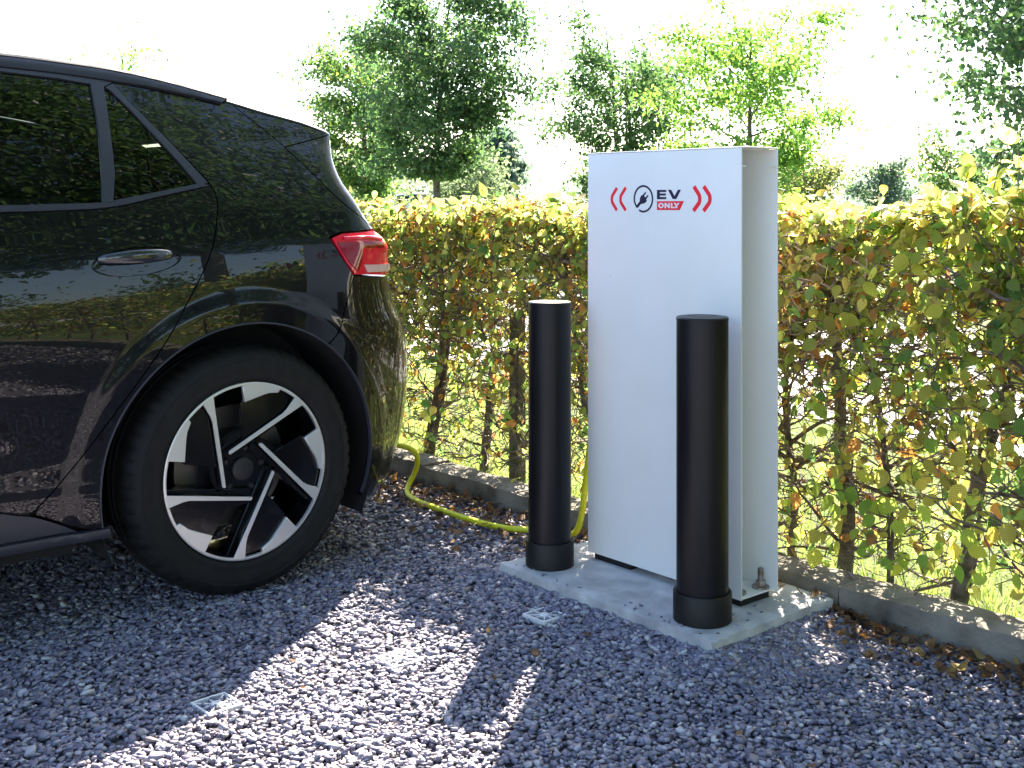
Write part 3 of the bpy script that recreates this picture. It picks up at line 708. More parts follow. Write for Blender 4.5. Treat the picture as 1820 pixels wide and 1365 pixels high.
# headlining under the roof
V=[];Fc=[]
for i in range(13):
    s=-.3+1.95*i/12; z=top(s)-.035; Y,x=F2(s,z)
    V+=[(-x+.02,Y,z),(x-.02,Y,z)]
for i in range(12): Fc.append((i*2,i*2+1,i*2+3,i*2+2))
MB().add(V,Fc).build('headlining',M['interior'],car)
def seat(x,y,wd,name,heads):
    mb=MB(); mb.box((x-wd/2,y-.5,.42),(x+wd/2,y,.58)); 
    V=[(x-wd/2,y-.08,.5),(x+wd/2,y-.08,.5),(x+wd/2,y+.05,.5),(x-wd/2,y+.05,.5),(x-wd/2+.03,y+.10,1.08),(x+wd/2-.03,y+.10,1.08),(x+wd/2-.03,y+.17,1.08),(x-wd/2+.03,y+.17,1.08)]
    mb.add(V,[(0,3,2,1),(4,5,6,7),(0,1,5,4),(1,2,6,5),(2,3,7,6),(3,0,4,7)])
    o=mb.build(name,M['seat'],car,bevel=.03,seg=3)
    for hx in heads:
        h=MB(); h.box((hx-.12,y+.10,1.10),(hx+.12,y+.19,1.27)); h.build('headrest',M['seat'],o,bevel=.035,seg=3)
seat(.37,-.10,.50,'front_seat',[.37]); seat(-.37,-.10,.50,'front_seat',[-.37]); seat(0,.98,1.15,'rear_seat',[.38,-.38,0])
MB().box((-.64,1.22,1.03),(.64,1.62,1.045)).build('parcel_shelf',M['interior'],car,bevel=.004)

# wheels
wheel_parts={}
def make_wheel(cy,side):
    fx=.872                                       # outer sidewall plane, from the centreline
    R_=.340
    Mx=Matrix(((0,0,side,0),(1,0,0,0),(0,1,0,0),(0,0,0,1)))   # local (u,v,h) -> (x=h*side, y=u, z=v)
    if not wheel_parts:
        n=120; V=[];Fc=[]
        prof=[(.236,-.030),(.243,-.006),(.249,.000),(.256,.0025),(.262,.001),(.275,.004),(.292,.0045),(.300,.0030),(.302,.0045),(.312,.001),(.322,-.007),(.329,-.016),(.3335,-.026),(.3375,-.040),(.3395,-.060),(.3400,-.080),(.3340,-.082),(.3340,-.090),(.3400,-.092),(.3405,-.108),(.334,-.110),(.334,-.120),(.3405,-.122),(.3395,-.145),(.334,-.175),(.31,-.200),(.25,-.195),(.236,-.18)]
        m=len(prof)
        for k in range(n*2):
            a=2*PI*k/(n*2)
            for i,(r,h) in enumerate(prof):
                if 10<=i<=14 and k%4==0: r-=.0045    # sipes across the shoulder
                V.append(Vector((r*math.cos(a),r*math.sin(a),h)))
        for k in range(n*2):
            k2=(k+1)%(n*2)
            for i in range(m-1): Fc.append((k*m+i,k2*m+i,k2*m+i+1,k*m+i+1))
        wheel_parts['tyre']=(V,Fc)
    w_=empty('wheel',(0,0,0)); w_.parent=car; w_.location=(side*fx,cy,.340)
    def put(name,mb,m,auto=40,bevel=0):
        mb.v=[tuple(Mx@Vector(v)) for v in mb.v]
        if side<0: mb.f=[f[::-1] for f in mb.f]
        return mb.build(name,m,w_,auto=auto,bevel=bevel,seg=1)
    V,Fc=wheel_parts['tyre']; put('tyre',MB().add(V,Fc),M['rubber'],auto=35)
    # rim barrel
    put('rim',MB().lathe([(.2445,-.008),(.243,-.004),(.2405,-.0035),(.2395,-.010),(.232,-.020),(.222,-.060),(.215,-.15),(.225,-.19)],96),M['gloss'])
    ring=MB().lathe([(.2395,-.012),(.2400,-.0045),(.2385,-.0035),(.2325,-.0040),(.2315,-.012)],120)
    put('rim_ring',ring,M['alloy'])
    I=Matrix.Identity(4)
    r0=.2395
    for k in range(5):
        ang=math.radians(-72*k-9.5); Rk=Matrix.Rotation(ang,4,'Z')
        def rim(a0,a1,n,rr=.2385): return [(rr*math.cos(math.radians(a0+(a1-a0)*i/n)),rr*math.sin(math.radians(a0+(a1-a0)*i/n))) for i in range(n+1)]
        S_=.240
        blade=[(.10*S_,-.288*S_),(.108*S_,-.308*S_),(.09*S_,-.330*S_),(-.66*S_,-.338*S_),(-.73*S_,-.355*S_),(-.90*S_,-.425*S_)]+rim(205.5,196.5,5)+[(-.945*S_,-.285*S_)]
        put('spoke_blade',MB().prism(blade,Rk,-.0085,-.0040),M['alloy'],bevel=.0006)
        patch=rim(175.5,146,10)+[(-.775*S_,.505*S_),(-.80*S_,.40*S_),(-.80*S_,.33*S_),(-.775*S_,.075*S_)]
        put('rim_wedge',MB().prism(patch,Rk,-.016,-.0048),M['alloy'],bevel=.0012)
        # gloss black body of the spoke under the bright blade, and the filled aero panel beside it
        spoke=[(.16*S_,-.36*S_),(-.02*S_,-.42*S_),(-.62*S_,-.40*S_),(-.86*S_,-.47*S_)]+rim(209,194,5,.231)+[(-.90*S_,-.24*S_),(-.1*S_,-.22*S_),(.12*S_,-.20*S_)]
        put('spoke',MB().prism(spoke,Rk,-.062,-.026),M['gloss'],bevel=.0008)
        aero=rim(169,131,8,.229)+[(-.55*S_,.66*S_),(-.46*S_,.50*S_),(-.33*S_,.02*S_),(-.76*S_,.045*S_)]
        put('aero_panel',MB().prism(aero,Rk,-.030,-.017),M['gloss'],bevel=.001)
        a2=math.radians(-72*k+10)
        put('wheel_bolt',MB().lathe([(.0,-.034),(.007,-.034),(.010,-.040),(.010,-.055)],6,Matrix.Translation((.057*math.cos(a2),.057*math.sin(a2),0))),M['plastic'],auto=30)
    hub=[(.082*math.cos(2*PI*i/40)*(1+.10*math.cos(5*(2*PI*i/40)-.6)),.082*math.sin(2*PI*i/40)*(1+.10*math.cos(5*(2*PI*i/40)-.6))) for i in range(40)]
    put('hub',MB().prism(hub,I,-.075,-.042),M['gloss'],bevel=.003)
    put('hub_cap',MB().lathe([(0,-.030),(.027,-.030),(.031,-.033),(.032,-.043)],40),M['plastic'])
    put('brake_disc',MB().lathe([(.06,-.11),(.165,-.11),(.165,-.125),(.06,-.125)],48),M['disc'])
    put('brake_drum',MB().lathe([(0,-.105),(.10,-.105),(.11,-.115),(.11,-.2)],40),M['plastic'])
for side in (1,-1):
    make_wheel(1.508,side); make_wheel(-1.262,side)
# ------------------------------------------------------------------ charger, bollards, cable
ch=empty('ev_charging_point',(-2.156,2.385,.06)); tag(ch,'tall white open-ended sheet metal charger housing with red and navy EV ONLY sign','charging point')
def at(par,o):
    o.parent=par; o.matrix_parent_inverse=Matrix.Translation(-par.location); return o
X0,X1,Y0,Y1,Z0,Z1=-2.432,-1.881,2.319,2.450,.078,1.207
at(ch,MB().box((X0,Y0,Z0),(X1,Y0+.004,Z1-.004)).build('front_panel',M['white'],bevel=.0012))
at(ch,MB().box((X0,Y1-.004,Z0),(X1+.012,Y1,Z1-.004)).build('back_panel',M['white'],bevel=.0012))
at(ch,MB().box((X0,Y0,Z1-.0035),(X1+.012,Y1,Z1)).build('top_panel',M['white'],bevel=.0012))
at(ch,MB().box((X0+.001,Y0+.0045,Z0+.001),(X1-.002,Y1-.0045,Z0+.006)).build('base_plate',M['white'],bevel=.001))
at(ch,MB().box((X0+.001,Y0+.0045,Z0+.007),(X0+.005,Y1-.0045,Z1-.005)).build('end_panel',M['white']))
at(ch,MB().box((-2.035,Y0+.0045,Z0+.007),(-2.030,Y1-.0045,Z1-.005)).build('inner_web',M['white']))
at(ch,MB().box((X1-.03,Y0+.0045,Z1-.050),(X1-.001,Y0+.020,Z1-.047)).box((X1-.001,Y1-.030,Z1-.049),(X1+.011,Y1-.0045,Z1-.0475)).build('fixing_lug',M['white']))
at(ch,MB().box((X0+.02,Y0+.008,.0605),(X0+.16,Y0+.10,Z0-.0005)).build('levelling_shim',M['void']))
at(ch,MB().box((X0+.40,Y0+.01,.0605),(X1-.01,Y1-.01,Z0-.0005)).build('levelling_shim',M['void']))
for bx,by in ((-1.905,2.425),(-1.915,2.345),(-2.40,2.425)):
    b=at(ch,MB().lathe([(0,.050),(.006,.050),(.0075,.048),(.0075,.0)],16,Matrix.Translation((bx,by,Z0+.006))).build('anchor_bolt',M['steel'],auto=30))
    nut=MB().lathe([(.006,.019),(.0125,.019),(.0135,.017),(.0135,.005),(.0075,.005)],6,Matrix.Translation((bx,by,Z0+.006)))
    nut.lathe([(.0,.0052),(.022,.0052),(.0225,.001),(.0225,0)],28,Matrix.Translation((bx,by,Z0+.006)))
    o=at(ch,nut.build('nut',M['steel'],auto=30))
# sign graphics: u to the right, v up, as flat vinyl on the front panel
def vinyl(name,polys,m,lift=.0006,holes=None):
    mb=MB(); Mv=Matrix(((1,0,0,0),(0,0,-1,Y0),(0,1,0,0),(0,0,0,1)))
    for p in polys: mb.prism(p,Mv,.0002,lift)
    return at(ch,mb.build(name,m))
def band(line,w_,n=1,caps=False):
    """polyline to quads of constant width"""
    out=[];P_=[Vector(p) for p in line];L_=[];R_=[]
    for i,p in enumerate(P_):
        a=P_[max(i-1,0)];b=P_[min(i+1,len(P_)-1)];t=(b-a).normalized();nn=Vector((-t.y,t.x));L_.append(p+nn*w_/2);R_.append(p-nn*w_/2)
    return [tuple(v) for v in L_]+[tuple(v) for v in R_[::-1]]
U=lambda px:-2.292+(px-1085)*(.359/181.0)
def VV(px,py):
    # pixel column / row of the sign to height on the panel
    d=(lambda r:Y0/(CS*r+SN))((px-910)/2100.0); return 1.07-(py-358)/2100.0*d
def UX(px):
    r=(px-910)/2100.0; d=Y0/(CS*r+SN); return SN*r*d-CS*d
def q(px,py): return (UX(px),VV(px,py))
Z8=lambda x,y:(1060+x/7.913,310+y/7.913)
def z8(l): return [q(*Z8(*p)) for p in l]
def rnd(l,n=5):
    a,b,c=[Vector(p) for p in l]; return [tuple((1-t)**2*a+2*t*(1-t)*b+t*t*c) for t in [i/n for i in range(n+1)]]
# chevrons
def chev(x0,xt,xb,yt,yb,ym,flip):
    return None
for pts in ([(290,190),(225,300),(212,345),(225,395),(288,505)],[(415,185),(345,300),(333,345),(345,395),(413,505)],[(1372,170),(1447,290),(1462,342),(1447,398),(1366,512)],[(1512,168),(1590,290),(1606,342),(1590,398),(1508,514)]):
    w_=.0095 if pts[0][0]<1000 else .0115
    line=[pts[0]]+rnd(pts[1:4],6)+[pts[4]]
    vinyl('red_chevron',[band(z8(line),w_)],M['red'])
ring=[]
for k in range(0,47):
    a=math.radians(205-k*(205+118)/46.0)     # from lower left over the top to lower right
    ring.append((662+128*math.cos(a)*1.0,343-180*math.sin(a)))
ring=[(568,455)]+[(555,430),(545,405)]+ring[2:]
vinyl('plug_ring',[band(z8(ring),.0052)],M['navy'])
vinyl('plug_symbol',[z8([(556,452),(572,476),(600,450),(628,415),(660,412),(690,398),(712,368),(700,352),(735,300),(722,290),(690,325),(672,300),(702,258),(690,246),(655,285),(630,300),(612,340),(612,375)])],M['navy'])
vinyl('letter_E',[z8([(853,218),(983,218),(983,248),(893,248),(893,268),(978,268),(978,297),(893,297),(893,318),(983,318),(983,348),(853,348)])],M['navy'])
vinyl('letter_V',[z8([(1008,216),(1052,216),(1100,305),(1148,216),(1190,216),(1125,346),(1075,346)])],M['navy'])
vinyl('red_banner',[z8([(853,378),(1232,374),(1175,502),(853,500)])],M['red'])
O=[(912+40*math.cos(a),437+38*math.sin(a)) for a in [2*PI*k/28 for k in range(28)]]
O2=[(912+19*math.cos(a),437+18*math.sin(a)) for a in [2*PI*k/28 for k in range(28)]]
vinyl('letter_O',[z8([O[k],O[(k+1)%28],O2[(k+1)%28],O2[k]]) for k in range(28)],M['signwhite'],.0012)
vinyl('letter_N',[z8([(962,476),(962,400),(984,400),(1014,442),(1014,400),(1036,400),(1036,475),(1016,475),(984,432),(984,476)])],M['signwhite'],.0012)
vinyl('letter_L',[z8([(1050,400),(1072,400),(1072,455),(1112,455),(1112,475),(1050,475)])],M['signwhite'],.0012)
vinyl('letter_Y',[z8([(1090,400),(1116,400),(1131,424),(1148,400),(1173,400),(1142,443),(1142,475),(1118,475),(1118,443)])],M['signwhite'],.0012)

def bollard(loc,r,label,capw):
    b=empty('bollard',(loc[0],loc[1],.06)); tag(b,label,'bollard','black bollards guarding the charger')
    at2=lambda o:setattr(o,'parent',b)
    MB().lathe([(0,.0),(r,.0),(r,.727),(r-.0015,.7285)],64).build('pole',M['bollard'],b,auto=40)
    MB().lathe([(r+.0008,.724),(r+.0008,.7285),(r-.0015,.7315),(r*.62,.7330),(r*.58,.7315),(r*.3,.7335),(0,.734)],64).build('cap',M['bollard'],b,auto=25)
    MB().lathe([(r+.0005,.070),(r+.0065,.071),(r+.0080,.0685),(r+.0080,.002),(r+.006,.0),(0,0)],64).build('collar',M['collar'],b,auto=40)
    return b
bollard((-2.453,2.193),.0595,'black plastic bollard at the car end of the slab, cap shining in the sun',0)
bollard((-1.895,2.189),.0625,'black plastic bollard standing in front of the right edge of the white charger',0)

# cable
pts=[(a_,b_,c_+(.006 if c_<.03 else 0)) for a_,b_,c_ in [(-4.30,2.28,.62),(-4.22,2.36,.50),(-4.12,2.40,.32),(-4.03,2.41,.225),(-3.74,2.40,.20),(-3.65,2.40,.19),(-3.59,2.42,.185),(-3.556,2.44,.184),(-3.53,2.465,.176),(-3.513,2.488,.155),(-3.519,2.50,.117),(-3.545,2.503,.070),(-3.545,2.476,.030),(-3.47,2.425,.018),(-3.364,2.395,.018),(-3.256,2.391,.018),(-3.138,2.387,.018),(-3.019,2.392,.018),(-2.911,2.415,.018),(-2.857,2.452,.018),(-2.80,2.49,.018),(-2.72,2.50,.02),(-2.65,2.48,.06),(-2.60,2.455,.13),(-2.555,2.425,.22),(-2.515,2.405,.34),(-2.480,2.395,.48),(-2.452,2.39,.64),(-2.444,2.388,.80),(-2.440,2.388,.90),(-2.436,2.386,.96),(-2.425,2.384,.985)]]
def cr3(pts,n=6):
    P_=[Vector(p) for p in pts]; P_=[P_[0]*2-P_[1]]+P_+[P_[-1]*2-P_[-2]]; out=[]
    for i in range(1,len(P_)-2):
        for j in range(n):
            t=j/n; a,b,c,d=P_[i-1:i+3]
            out.append(.5*((2*b)+(-a+c)*t+(2*a-5*b+4*c-d)*t*t+(-a+3*b-3*c+d)*t**3))
    out.append(P_[-2]); return out
o=MB().tube(cr3(pts),.0096,12).build('charging_cable',M['cable'],smooth=True); tag(o,'bright yellow charging cable running from behind the car over the gravel to the charger','cable')

# white parking marker plates set in the gravel
def marker(x,y,rz,label,z=.0115):
    r=empty('marker_plate',(x,y,z),rz); tag(r,label,'parking marker','white plastic grid plates marking the bay')
    mb=MB(); a=.041
    for p,q_ in (((-a,-a),(a,-a+.006)),((-a,a-.006),(a,a)),((-a,-a+.006),(-a+.006,a-.006)),((a-.006,-a+.006),(a,a-.006))):
        mb.box((p[0],p[1],-.014),(q_[0],q_[1],.0))
    mb.build('frame',M['grid'],r,bevel=.001,seg=1)
    mb=MB().lathe([(0,.001),(.010,.001),(.012,-.001),(.012,-.014)],20); mb.build('boss',M['grid'],r,auto=40)
    mb=MB()
    for k in range(8):
        t=2*PI*k/8; c,s=math.cos(t),math.sin(t); Lr=(a-.005)/max(abs(c),abs(s)); wd=.0017
        mb.add([(c*.011-s*-wd,s*.011+c*-wd,-.002),(c*Lr-s*-wd,s*Lr+c*-wd,-.002),(c*Lr-s*wd,s*Lr+c*wd,-.002),(c*.011-s*wd,s*.011+c*wd,-.002),
                (c*.011-s*-wd,s*.011+c*-wd,-.012),(c*Lr-s*-wd,s*Lr+c*-wd,-.012),(c*Lr-s*wd,s*Lr+c*wd,-.012),(c*.011-s*wd,s*.011+c*wd,-.012)],
               [(0,1,2,3),(4,7,6,5),(0,4,5,1),(1,5,6,2),(2,6,7,3),(3,7,4,0)])
    mb.build('ribs',M['grid'],r)
marker(-2.258,2.001,.03,'white grid marker plate in the shade close beside the concrete slab',.0175)
marker(-2.269,1.561,-.05,'white grid marker plate in full sun between the slab and the car shadow')
marker(-2.313,1.125,.04,'white grid marker plate in sun at the very edge of the car shadow')

# ------------------------------------------------------------------ hornbeam hedge
HX0,HX1,HY0,HY1=-7.6,3.4,2.66,2.97
def htop(x):
    return 1.035+.095*max(0,min(1,(x+1.80)/.6))+.02*math.sin(x*5.1)+.015*math.sin(x*11.3+1)
hedge=empty('hornbeam_hedge',(0,2.82,0)); tag(hedge,'clipped hornbeam hedge turning yellow, growing behind the kerb and charger','hedge')
trunks=[(-3.93,.020),(-3.841,.012),(-3.539,.019),(-3.17,.017),(-2.90,.02),(-2.62,.015),(-2.28,.02),(-2.10,.012),(-1.945,.024),(-1.799,.011),(-1.603,.026),(-1.33,.020),(-1.1,.016),(-.85,.022),(-4.2,.02),(-4.45,.018),(-4.9,.02),(-5.4,.02),(-6,.02),(-6.6,.02),(-7.2,.02),(-.5,.02),(-.1,.02),(.4,.02),(.9,.02),(1.4,.02),(1.9,.02),(2.5,.02),(3.0,.02)]
anchors=[]; rnd_=random.Random(5)
twigs=MB()
def wander(p,d,L_,n,r0,r1,jit,mb,sides=4,up=.0,lo=True):
    pts=[Vector(p)]; d=Vector(d).normalized()
    for i in range(n):
        d=(d+Vector((rnd_.uniform(-jit,jit),rnd_.uniform(-jit,jit),rnd_.uniform(-jit,jit)+up))).normalized()
        q_=pts[-1]+d*(L_/n)
        if lo:
            q_.y=min(max(q_.y,HY0+.01),HY1+.03); q_.z=min(max(q_.z,.06),htop(q_.x)-.005)
        pts.append(q_)
    mb.tube(pts,[r0+(r1-r0)*i/n for i in range(n+1)],sides,cap=False); return pts,d
for (tx,tr) in trunks:
    y=2.82+rnd_.uniform(-.02,.03); mb=MB()
    vis=-4.5<tx<-.7
    pts,_=wander((tx,y,-.02),(rnd_.uniform(-.12,.12),0,1),1.0,10,tr,tr*.42,.16,mb,9 if vis else 6,up=.12)
    ob=mb.build('trunk',M['bark'],None,smooth=True); at(hedge,ob)
    nb=26 if vis else 9
    for k in range(nb):
        i=rnd_.randrange(1,10) if k>3 else rnd_.randrange(5,10); p=pts[i].lerp(pts[i+1],rnd_.random()) if i<9 else pts[i]
        a=rnd_.uniform(0,2*PI); ln=rnd_.uniform(.14,.36)
        bp_,d=wander(p,(math.cos(a),.65*math.sin(a),rnd_.uniform(-.1,.9)),ln,5,.0055*rnd_.uniform(.7,1.3),.0025,.38,twigs,4)
        for j in range(6 if vis else 2):
            pp=bp_[rnd_.randrange(1,6)]; a=rnd_.uniform(0,2*PI)
            tp,_=wander(pp,(math.cos(a),math.sin(a)*.8,rnd_.uniform(-.4,.6)),rnd_.uniform(.06,.20),4,.0023,.0010,.5,twigs,3)
            anchors+=tp[1:]
# free crossing twigs make the clipped face dense
for k in range(7000):
    x=rnd_.uniform(-4.6,-.7); 
    z=rnd_.choice([rnd_.uniform(.10,1.05),rnd_.uniform(.5,1.08)]); y=rnd_.choice([rnd_.uniform(HY0,HY0+.12),rnd_.uniform(HY0,HY1)])
    a=rnd_.uniform(0,2*PI)
    tp,_=wander((x,y,min(z,htop(x)-.03)),(math.cos(a),.6*math.sin(a),rnd_.uniform(-.35,.45)),rnd_.uniform(.05,.20),4,.0025,.0010,.55,twigs,3)
    anchors+=tp[1:]
tw=twigs.build('twigs',M['twig'],None,smooth=True); tag(tw,kind='stuff'); at(hedge,tw)
# leaf shapes
def leaf_shape(det):
    st=[0,.10,.28,.5,.72,.88,1.0]; wd=[0,.22,.34,.33,.22,.09,0]
    if det:
        st=[i/14 for i in range(15)]; wd=[.36*math.sin(PI*min(1,t**.80))**.9*(1+(.09 if i%2 else -.06)) if 0<i<14 else 0 for i,t in enumerate(st)]
    V=[];UV=[];Fc=[]; n=len(st)
    for i,t in enumerate(st):
        z=-.16*t*t; V.append((0,t,z)); UV.append((0,t))
    L_=[0]*n;R_=[0]*n
    for i in range(1,n-1):
        t=st[i]; zz=-.16*t*t+.10*wd[i]*1.2+(.012 if (det and i%2) else -.006)*(1 if det else 0)
        L_[i]=len(V); V.append((-wd[i],t-.02,zz)); UV.append((-wd[i]*2.5,t))
        R_[i]=len(V); V.append((wd[i],t-.02,zz)); UV.append((wd[i]*2.5,t))
    for i in range(n-1):
        for S_ in (L_,R_):
            a,b=i,i+1
            if i==0: f=(0,1,S_[1])
            elif i==n-2: f=(i,n-1,S_[i])
            else: f=None
            if f: Fc.append(f if S_ is R_ else f[::-1])
            else:
                f1=(i,i+1,S_[i+1]); f2=(i,S_[i+1],S_[i])
                Fc+= [f1,f2] if S_ is R_ else [f1[::-1],f2[::-1]]
    return np.array(V),np.array(UV),np.array(Fc)
LV,LU,LF=leaf_shape(False); DV,DU,DF=leaf_shape(True)
def leaf_frames(n,upbias):
    """random leaf frames: columns = across, along, normal"""
    nrm=RNG.normal(size=(n,3)); nrm[:,2]=np.abs(nrm[:,2])*upbias; nrm[:,1]-=.25; nrm/=np.linalg.norm(nrm,axis=1)[:,None]
    al=RNG.normal(size=(n,3)); al[:,2]-=.55; al-=nrm*(al*nrm).sum(1)[:,None]; al/=np.linalg.norm(al,axis=1)[:,None]
    ac=np.cross(al,nrm); return np.stack([ac,al,nrm],2)
def leaves_mesh(name,pos,Rm,size,cols,LV=LV,LU=LU,LF=LF,bend=None):
    n=len(pos); k=len(LV)
    B=np.repeat(LV[None],n,0)
    b=RNG.uniform(-.6,3.6,n) if bend is None else bend
    B=B.copy(); B[:,:,2]*=b[:,None]
    V=np.einsum('nij,nkj->nki',Rm,B*size[:,None,None])+pos[:,None,:]
    Fc=(LF[None]+k*np.arange(n)[:,None,None]).reshape(-1,3)
    return mesh(name,V.reshape(-1,3),Fc,smooth=False,uv=np.tile(LU,(n,1)),col=np.repeat(cols,k,axis=0))
PAL=np.array([(.25,.25,.075),(.15,.20,.055),(.075,.135,.045),(.13,.13,.045),(.29,.25,.09),(.24,.11,.035),(.15,.08,.04),(.045,.095,.035)])
def pal(n,p,j=.22):
    k=RNG.choice(len(PAL),n,p=p); return 1.62*PAL[k]*RNG.uniform(1-j,1+j,(n,1))*RNG.uniform(.9,1.1,(n,3))
anc=np.array([tuple(a) for a in anchors])
# choose anchors: leafy towards the top, the front face and the right, thin in the lower left
n0=17500
i=RNG.integers(0,len(anc),n0*3); A=anc[i]
tf=(A[:,2]-.1)/1.0; right=np.clip((A[:,0]+2.2)/1.2,0,1)
pr=np.clip(.27+.25*tf+.75*np.clip(tf-.62,0,1)*2.2+right*.22*np.clip(tf+.2,0,1),0,1)*np.where(A[:,2]<.3,.8,1)
A=A[RNG.uniform(size=len(A))<pr][:n0]
A=A+RNG.normal(0,.014,A.shape)
# the bright clipped top
nt_=4200; tx=RNG.uniform(-4.8,-.6,nt_); ty=RNG.uniform(HY0-.03,HY1+.05,nt_); tz=np.array([htop(x) for x in tx])+RNG.normal(-.012,.026,nt_)
T=np.stack([tx,ty,tz],1)
# outside the picture: enough to be reflected and to cast shade
no=7000; ox=np.where(RNG.uniform(size=no)<.45,RNG.uniform(HX0,-4.6,no),RNG.uniform(-.7,HX1,no)); oz=.15+1.0*RNG.uniform(size=no)**.65; oy=RNG.uniform(HY0,HY1,no)
Oo=np.stack([ox,oy,oz],1)
allp=np.concatenate([A,T,Oo]); n=len(allp)
Rm=leaf_frames(n,.7)
Rt=leaf_frames(len(T),3.2); Rm[len(A):len(A)+len(T)]=Rt
size=RNG.uniform(.022,.044,n)*np.where(np.arange(n)>=len(A)+len(T),1.35,1)*(1+.12*np.clip((allp[:,0]+2.0),0,1))
zf=np.clip(allp[:,2]/1.1,0,1)
cols=pal(n,[.17,.23,.15,.20,.08,.08,.05,.04])
gr=RNG.uniform(size=n)<np.clip((allp[:,0]+2.1)*.5,0,.5); cols[gr]=pal(gr.sum(),[.16,.32,.26,.14,.04,.02,.01,.05])
lm=addobj('leaves',leaves_mesh('leaves',allp,Rm,size,cols),M['leaf']); tag(lm,kind='stuff'); at(hedge,lm)
# the leaves that show largest: single objects on the near face at the right, and beside the car
dm=[]
cset=[(.20,.22,.045),(.13,.18,.040),(.075,.14,.035),(.15,.15,.045),(.28,.24,.06),(.22,.11,.04)]
for c in cset:
    me=mesh('leaf',DV,DF,uv=DU,col=np.repeat(np.array([c])*1.75,len(DV),0)); me.materials.append(M['leaf']); dm.append(me)
k=0
while k<300:
    if k<190: x=rnd_.uniform(-1.95,-1.15); z=rnd_.uniform(.14,1.0)
    else: x=rnd_.uniform(-4.1,-2.5); z=rnd_.uniform(.45,1.05)
    y=rnd_.uniform(HY0-.05,HY0+.05)
    o=bpy.data.objects.new('leaf',dm[rnd_.choices(range(6),[3,4.5,3.4,3,.8,.25])[0]]); COL.objects.link(o)
    nn=Vector((rnd_.gauss(0,.5),-1.0+rnd_.gauss(0,.35),rnd_.uniform(-.1,1.0))).normalized(); al=Vector((rnd_.gauss(0,.7),rnd_.gauss(0,.3),-.6+rnd_.gauss(0,.4)))
    al=(al-nn*al.dot(nn)).normalized(); ac=al.cross(nn); s=rnd_.uniform(.032,.053)*(1.05 if k<190 else .85)
    Mt=Matrix((( ac.x,al.x,nn.x,0),(ac.y,al.y,nn.y,0),(ac.z,al.z,nn.z,0),(0,0,0,1)))
    o.parent=hedge; o.matrix_local=Matrix.Translation(Vector((x,y,z))-hedge.location)@Mt@Matrix.Diagonal((s,s,s*rnd_.uniform(.4,1.8),1)); k+=1
# young shoots standing above the clipped top at the right
sh=MB(); sp=[]
for (x,y,h) in ((-1.29,2.78,.27),(-1.40,2.74,.14),(-1.52,2.86,.13),(-1.24,2.72,.34),(-1.62,2.9,.10),(-2.7,2.8,.05),(-3.1,2.8,.05),(-3.6,2.85,.05)):
    p=Vector((x,y,htop(x)-.08)); pts=[p+Vector((.02*math.sin(t*3+x*9)*t,.01*t,(h+.08)*t)) for t in [i/6 for i in range(7)]]
    sh.tube(pts,[.0026,.0024,.0021,.0018,.0015,.0012,.0008],4); 
    for i in range(1,7): sp+= [tuple(pts[i]),tuple(pts[i]+Vector((.008,0,.006)))]
sp=np.array(sp); sho=sh.build('shoots',M['twig'],None,smooth=True); tag(sho,kind='stuff'); at(hedge,sho)
o=addobj('shoot_leaves',leaves_mesh('shoot_leaves',sp,leaf_frames(len(sp),1.5),RNG.uniform(.045,.07,len(sp)),pal(len(sp),[.2,.5,.15,.05,.05,.05,0,0])),M['leaf']); tag(o,kind='stuff'); at(hedge,o)
# a weathered stake among the stems
o=MB().add([(-.028,-.018,-.05),(.028,-.018,-.05),(.028,.018,-.05),(-.028,.018,-.05),(-.026,-.017,.66),(.025,-.018,.68),(.026,.017,.67),(-.026,.018,.65)],[(0,3,2,1),(4,5,6,7),(0,1,5,4),(1,2,6,5),(2,3,7,6),(3,0,4,7)]).build('wooden_stake',M['stake'],bevel=.003)
o.location=(-3.275,2.77,0); tag(o,'weathered greenish wooden stake inside the hedge just left of the left bollard','stake')

# dry leaves along the kerb, and scattered on the chippings
n=4200; X=RNG.uniform(-4.3,-.6,n); t_=np.abs(RNG.normal(0,.075,n))*np.where(X<-2.5,1.9,1); Y=2.592-t_; Z=RNG.uniform(.010,.030,n)
k=~((X>SLAB[0])&(X<SLAB[1])&(Y<SLAB[3])) ; Z=np.where(k,Z,.066)
keep=k|(RNG.uniform(size=n)<.06)
dn=(.4+.6*np.clip(np.sin(X*2.3+.4),0,1)); keep&=RNG.uniform(size=n)<dn
X2=RNG.uniform(-3.6,-.8,50); Y2=RNG.uniform(1.2,2.5,50); k2=~((X2>SLAB[0])&(X2<SLAB[1])&(Y2>SLAB[2])); 
pp=np.concatenate([np.stack([X,Y,Z],1)[keep],np.stack([X2,Y2,np.full(50,.018)],1)[k2]])
n=len(pp); nr=RNG.normal(0,.45,(n,3)); nr[:,2]=1; nr/=np.linalg.norm(nr,axis=1)[:,None]; al=RNG.normal(size=(n,3)); al-=nr*(al*nr).sum(1)[:,None]; al/=np.linalg.norm(al,axis=1)[:,None]
Rl=np.stack([np.cross(al,nr),al,nr],2)
cl=np.array([(.20,.095,.035),(.13,.065,.03),(.28,.15,.06),(.32,.22,.07),(.08,.045,.025)])[RNG.choice(5,n,p=[.3,.25,.2,.08,.17])]*RNG.uniform(.7,1.2,(n,1))
o=addobj('leaf_litter',leaves_mesh('leaf_litter',pp,Rl,RNG.uniform(.012,.034,n),cl,bend=RNG.uniform(-3.5,3.5,n)),M['litter']); tag(o,'curled brown fallen leaves gathered along the foot of the kerb','leaf litter',kind='stuff')
mb=MB()
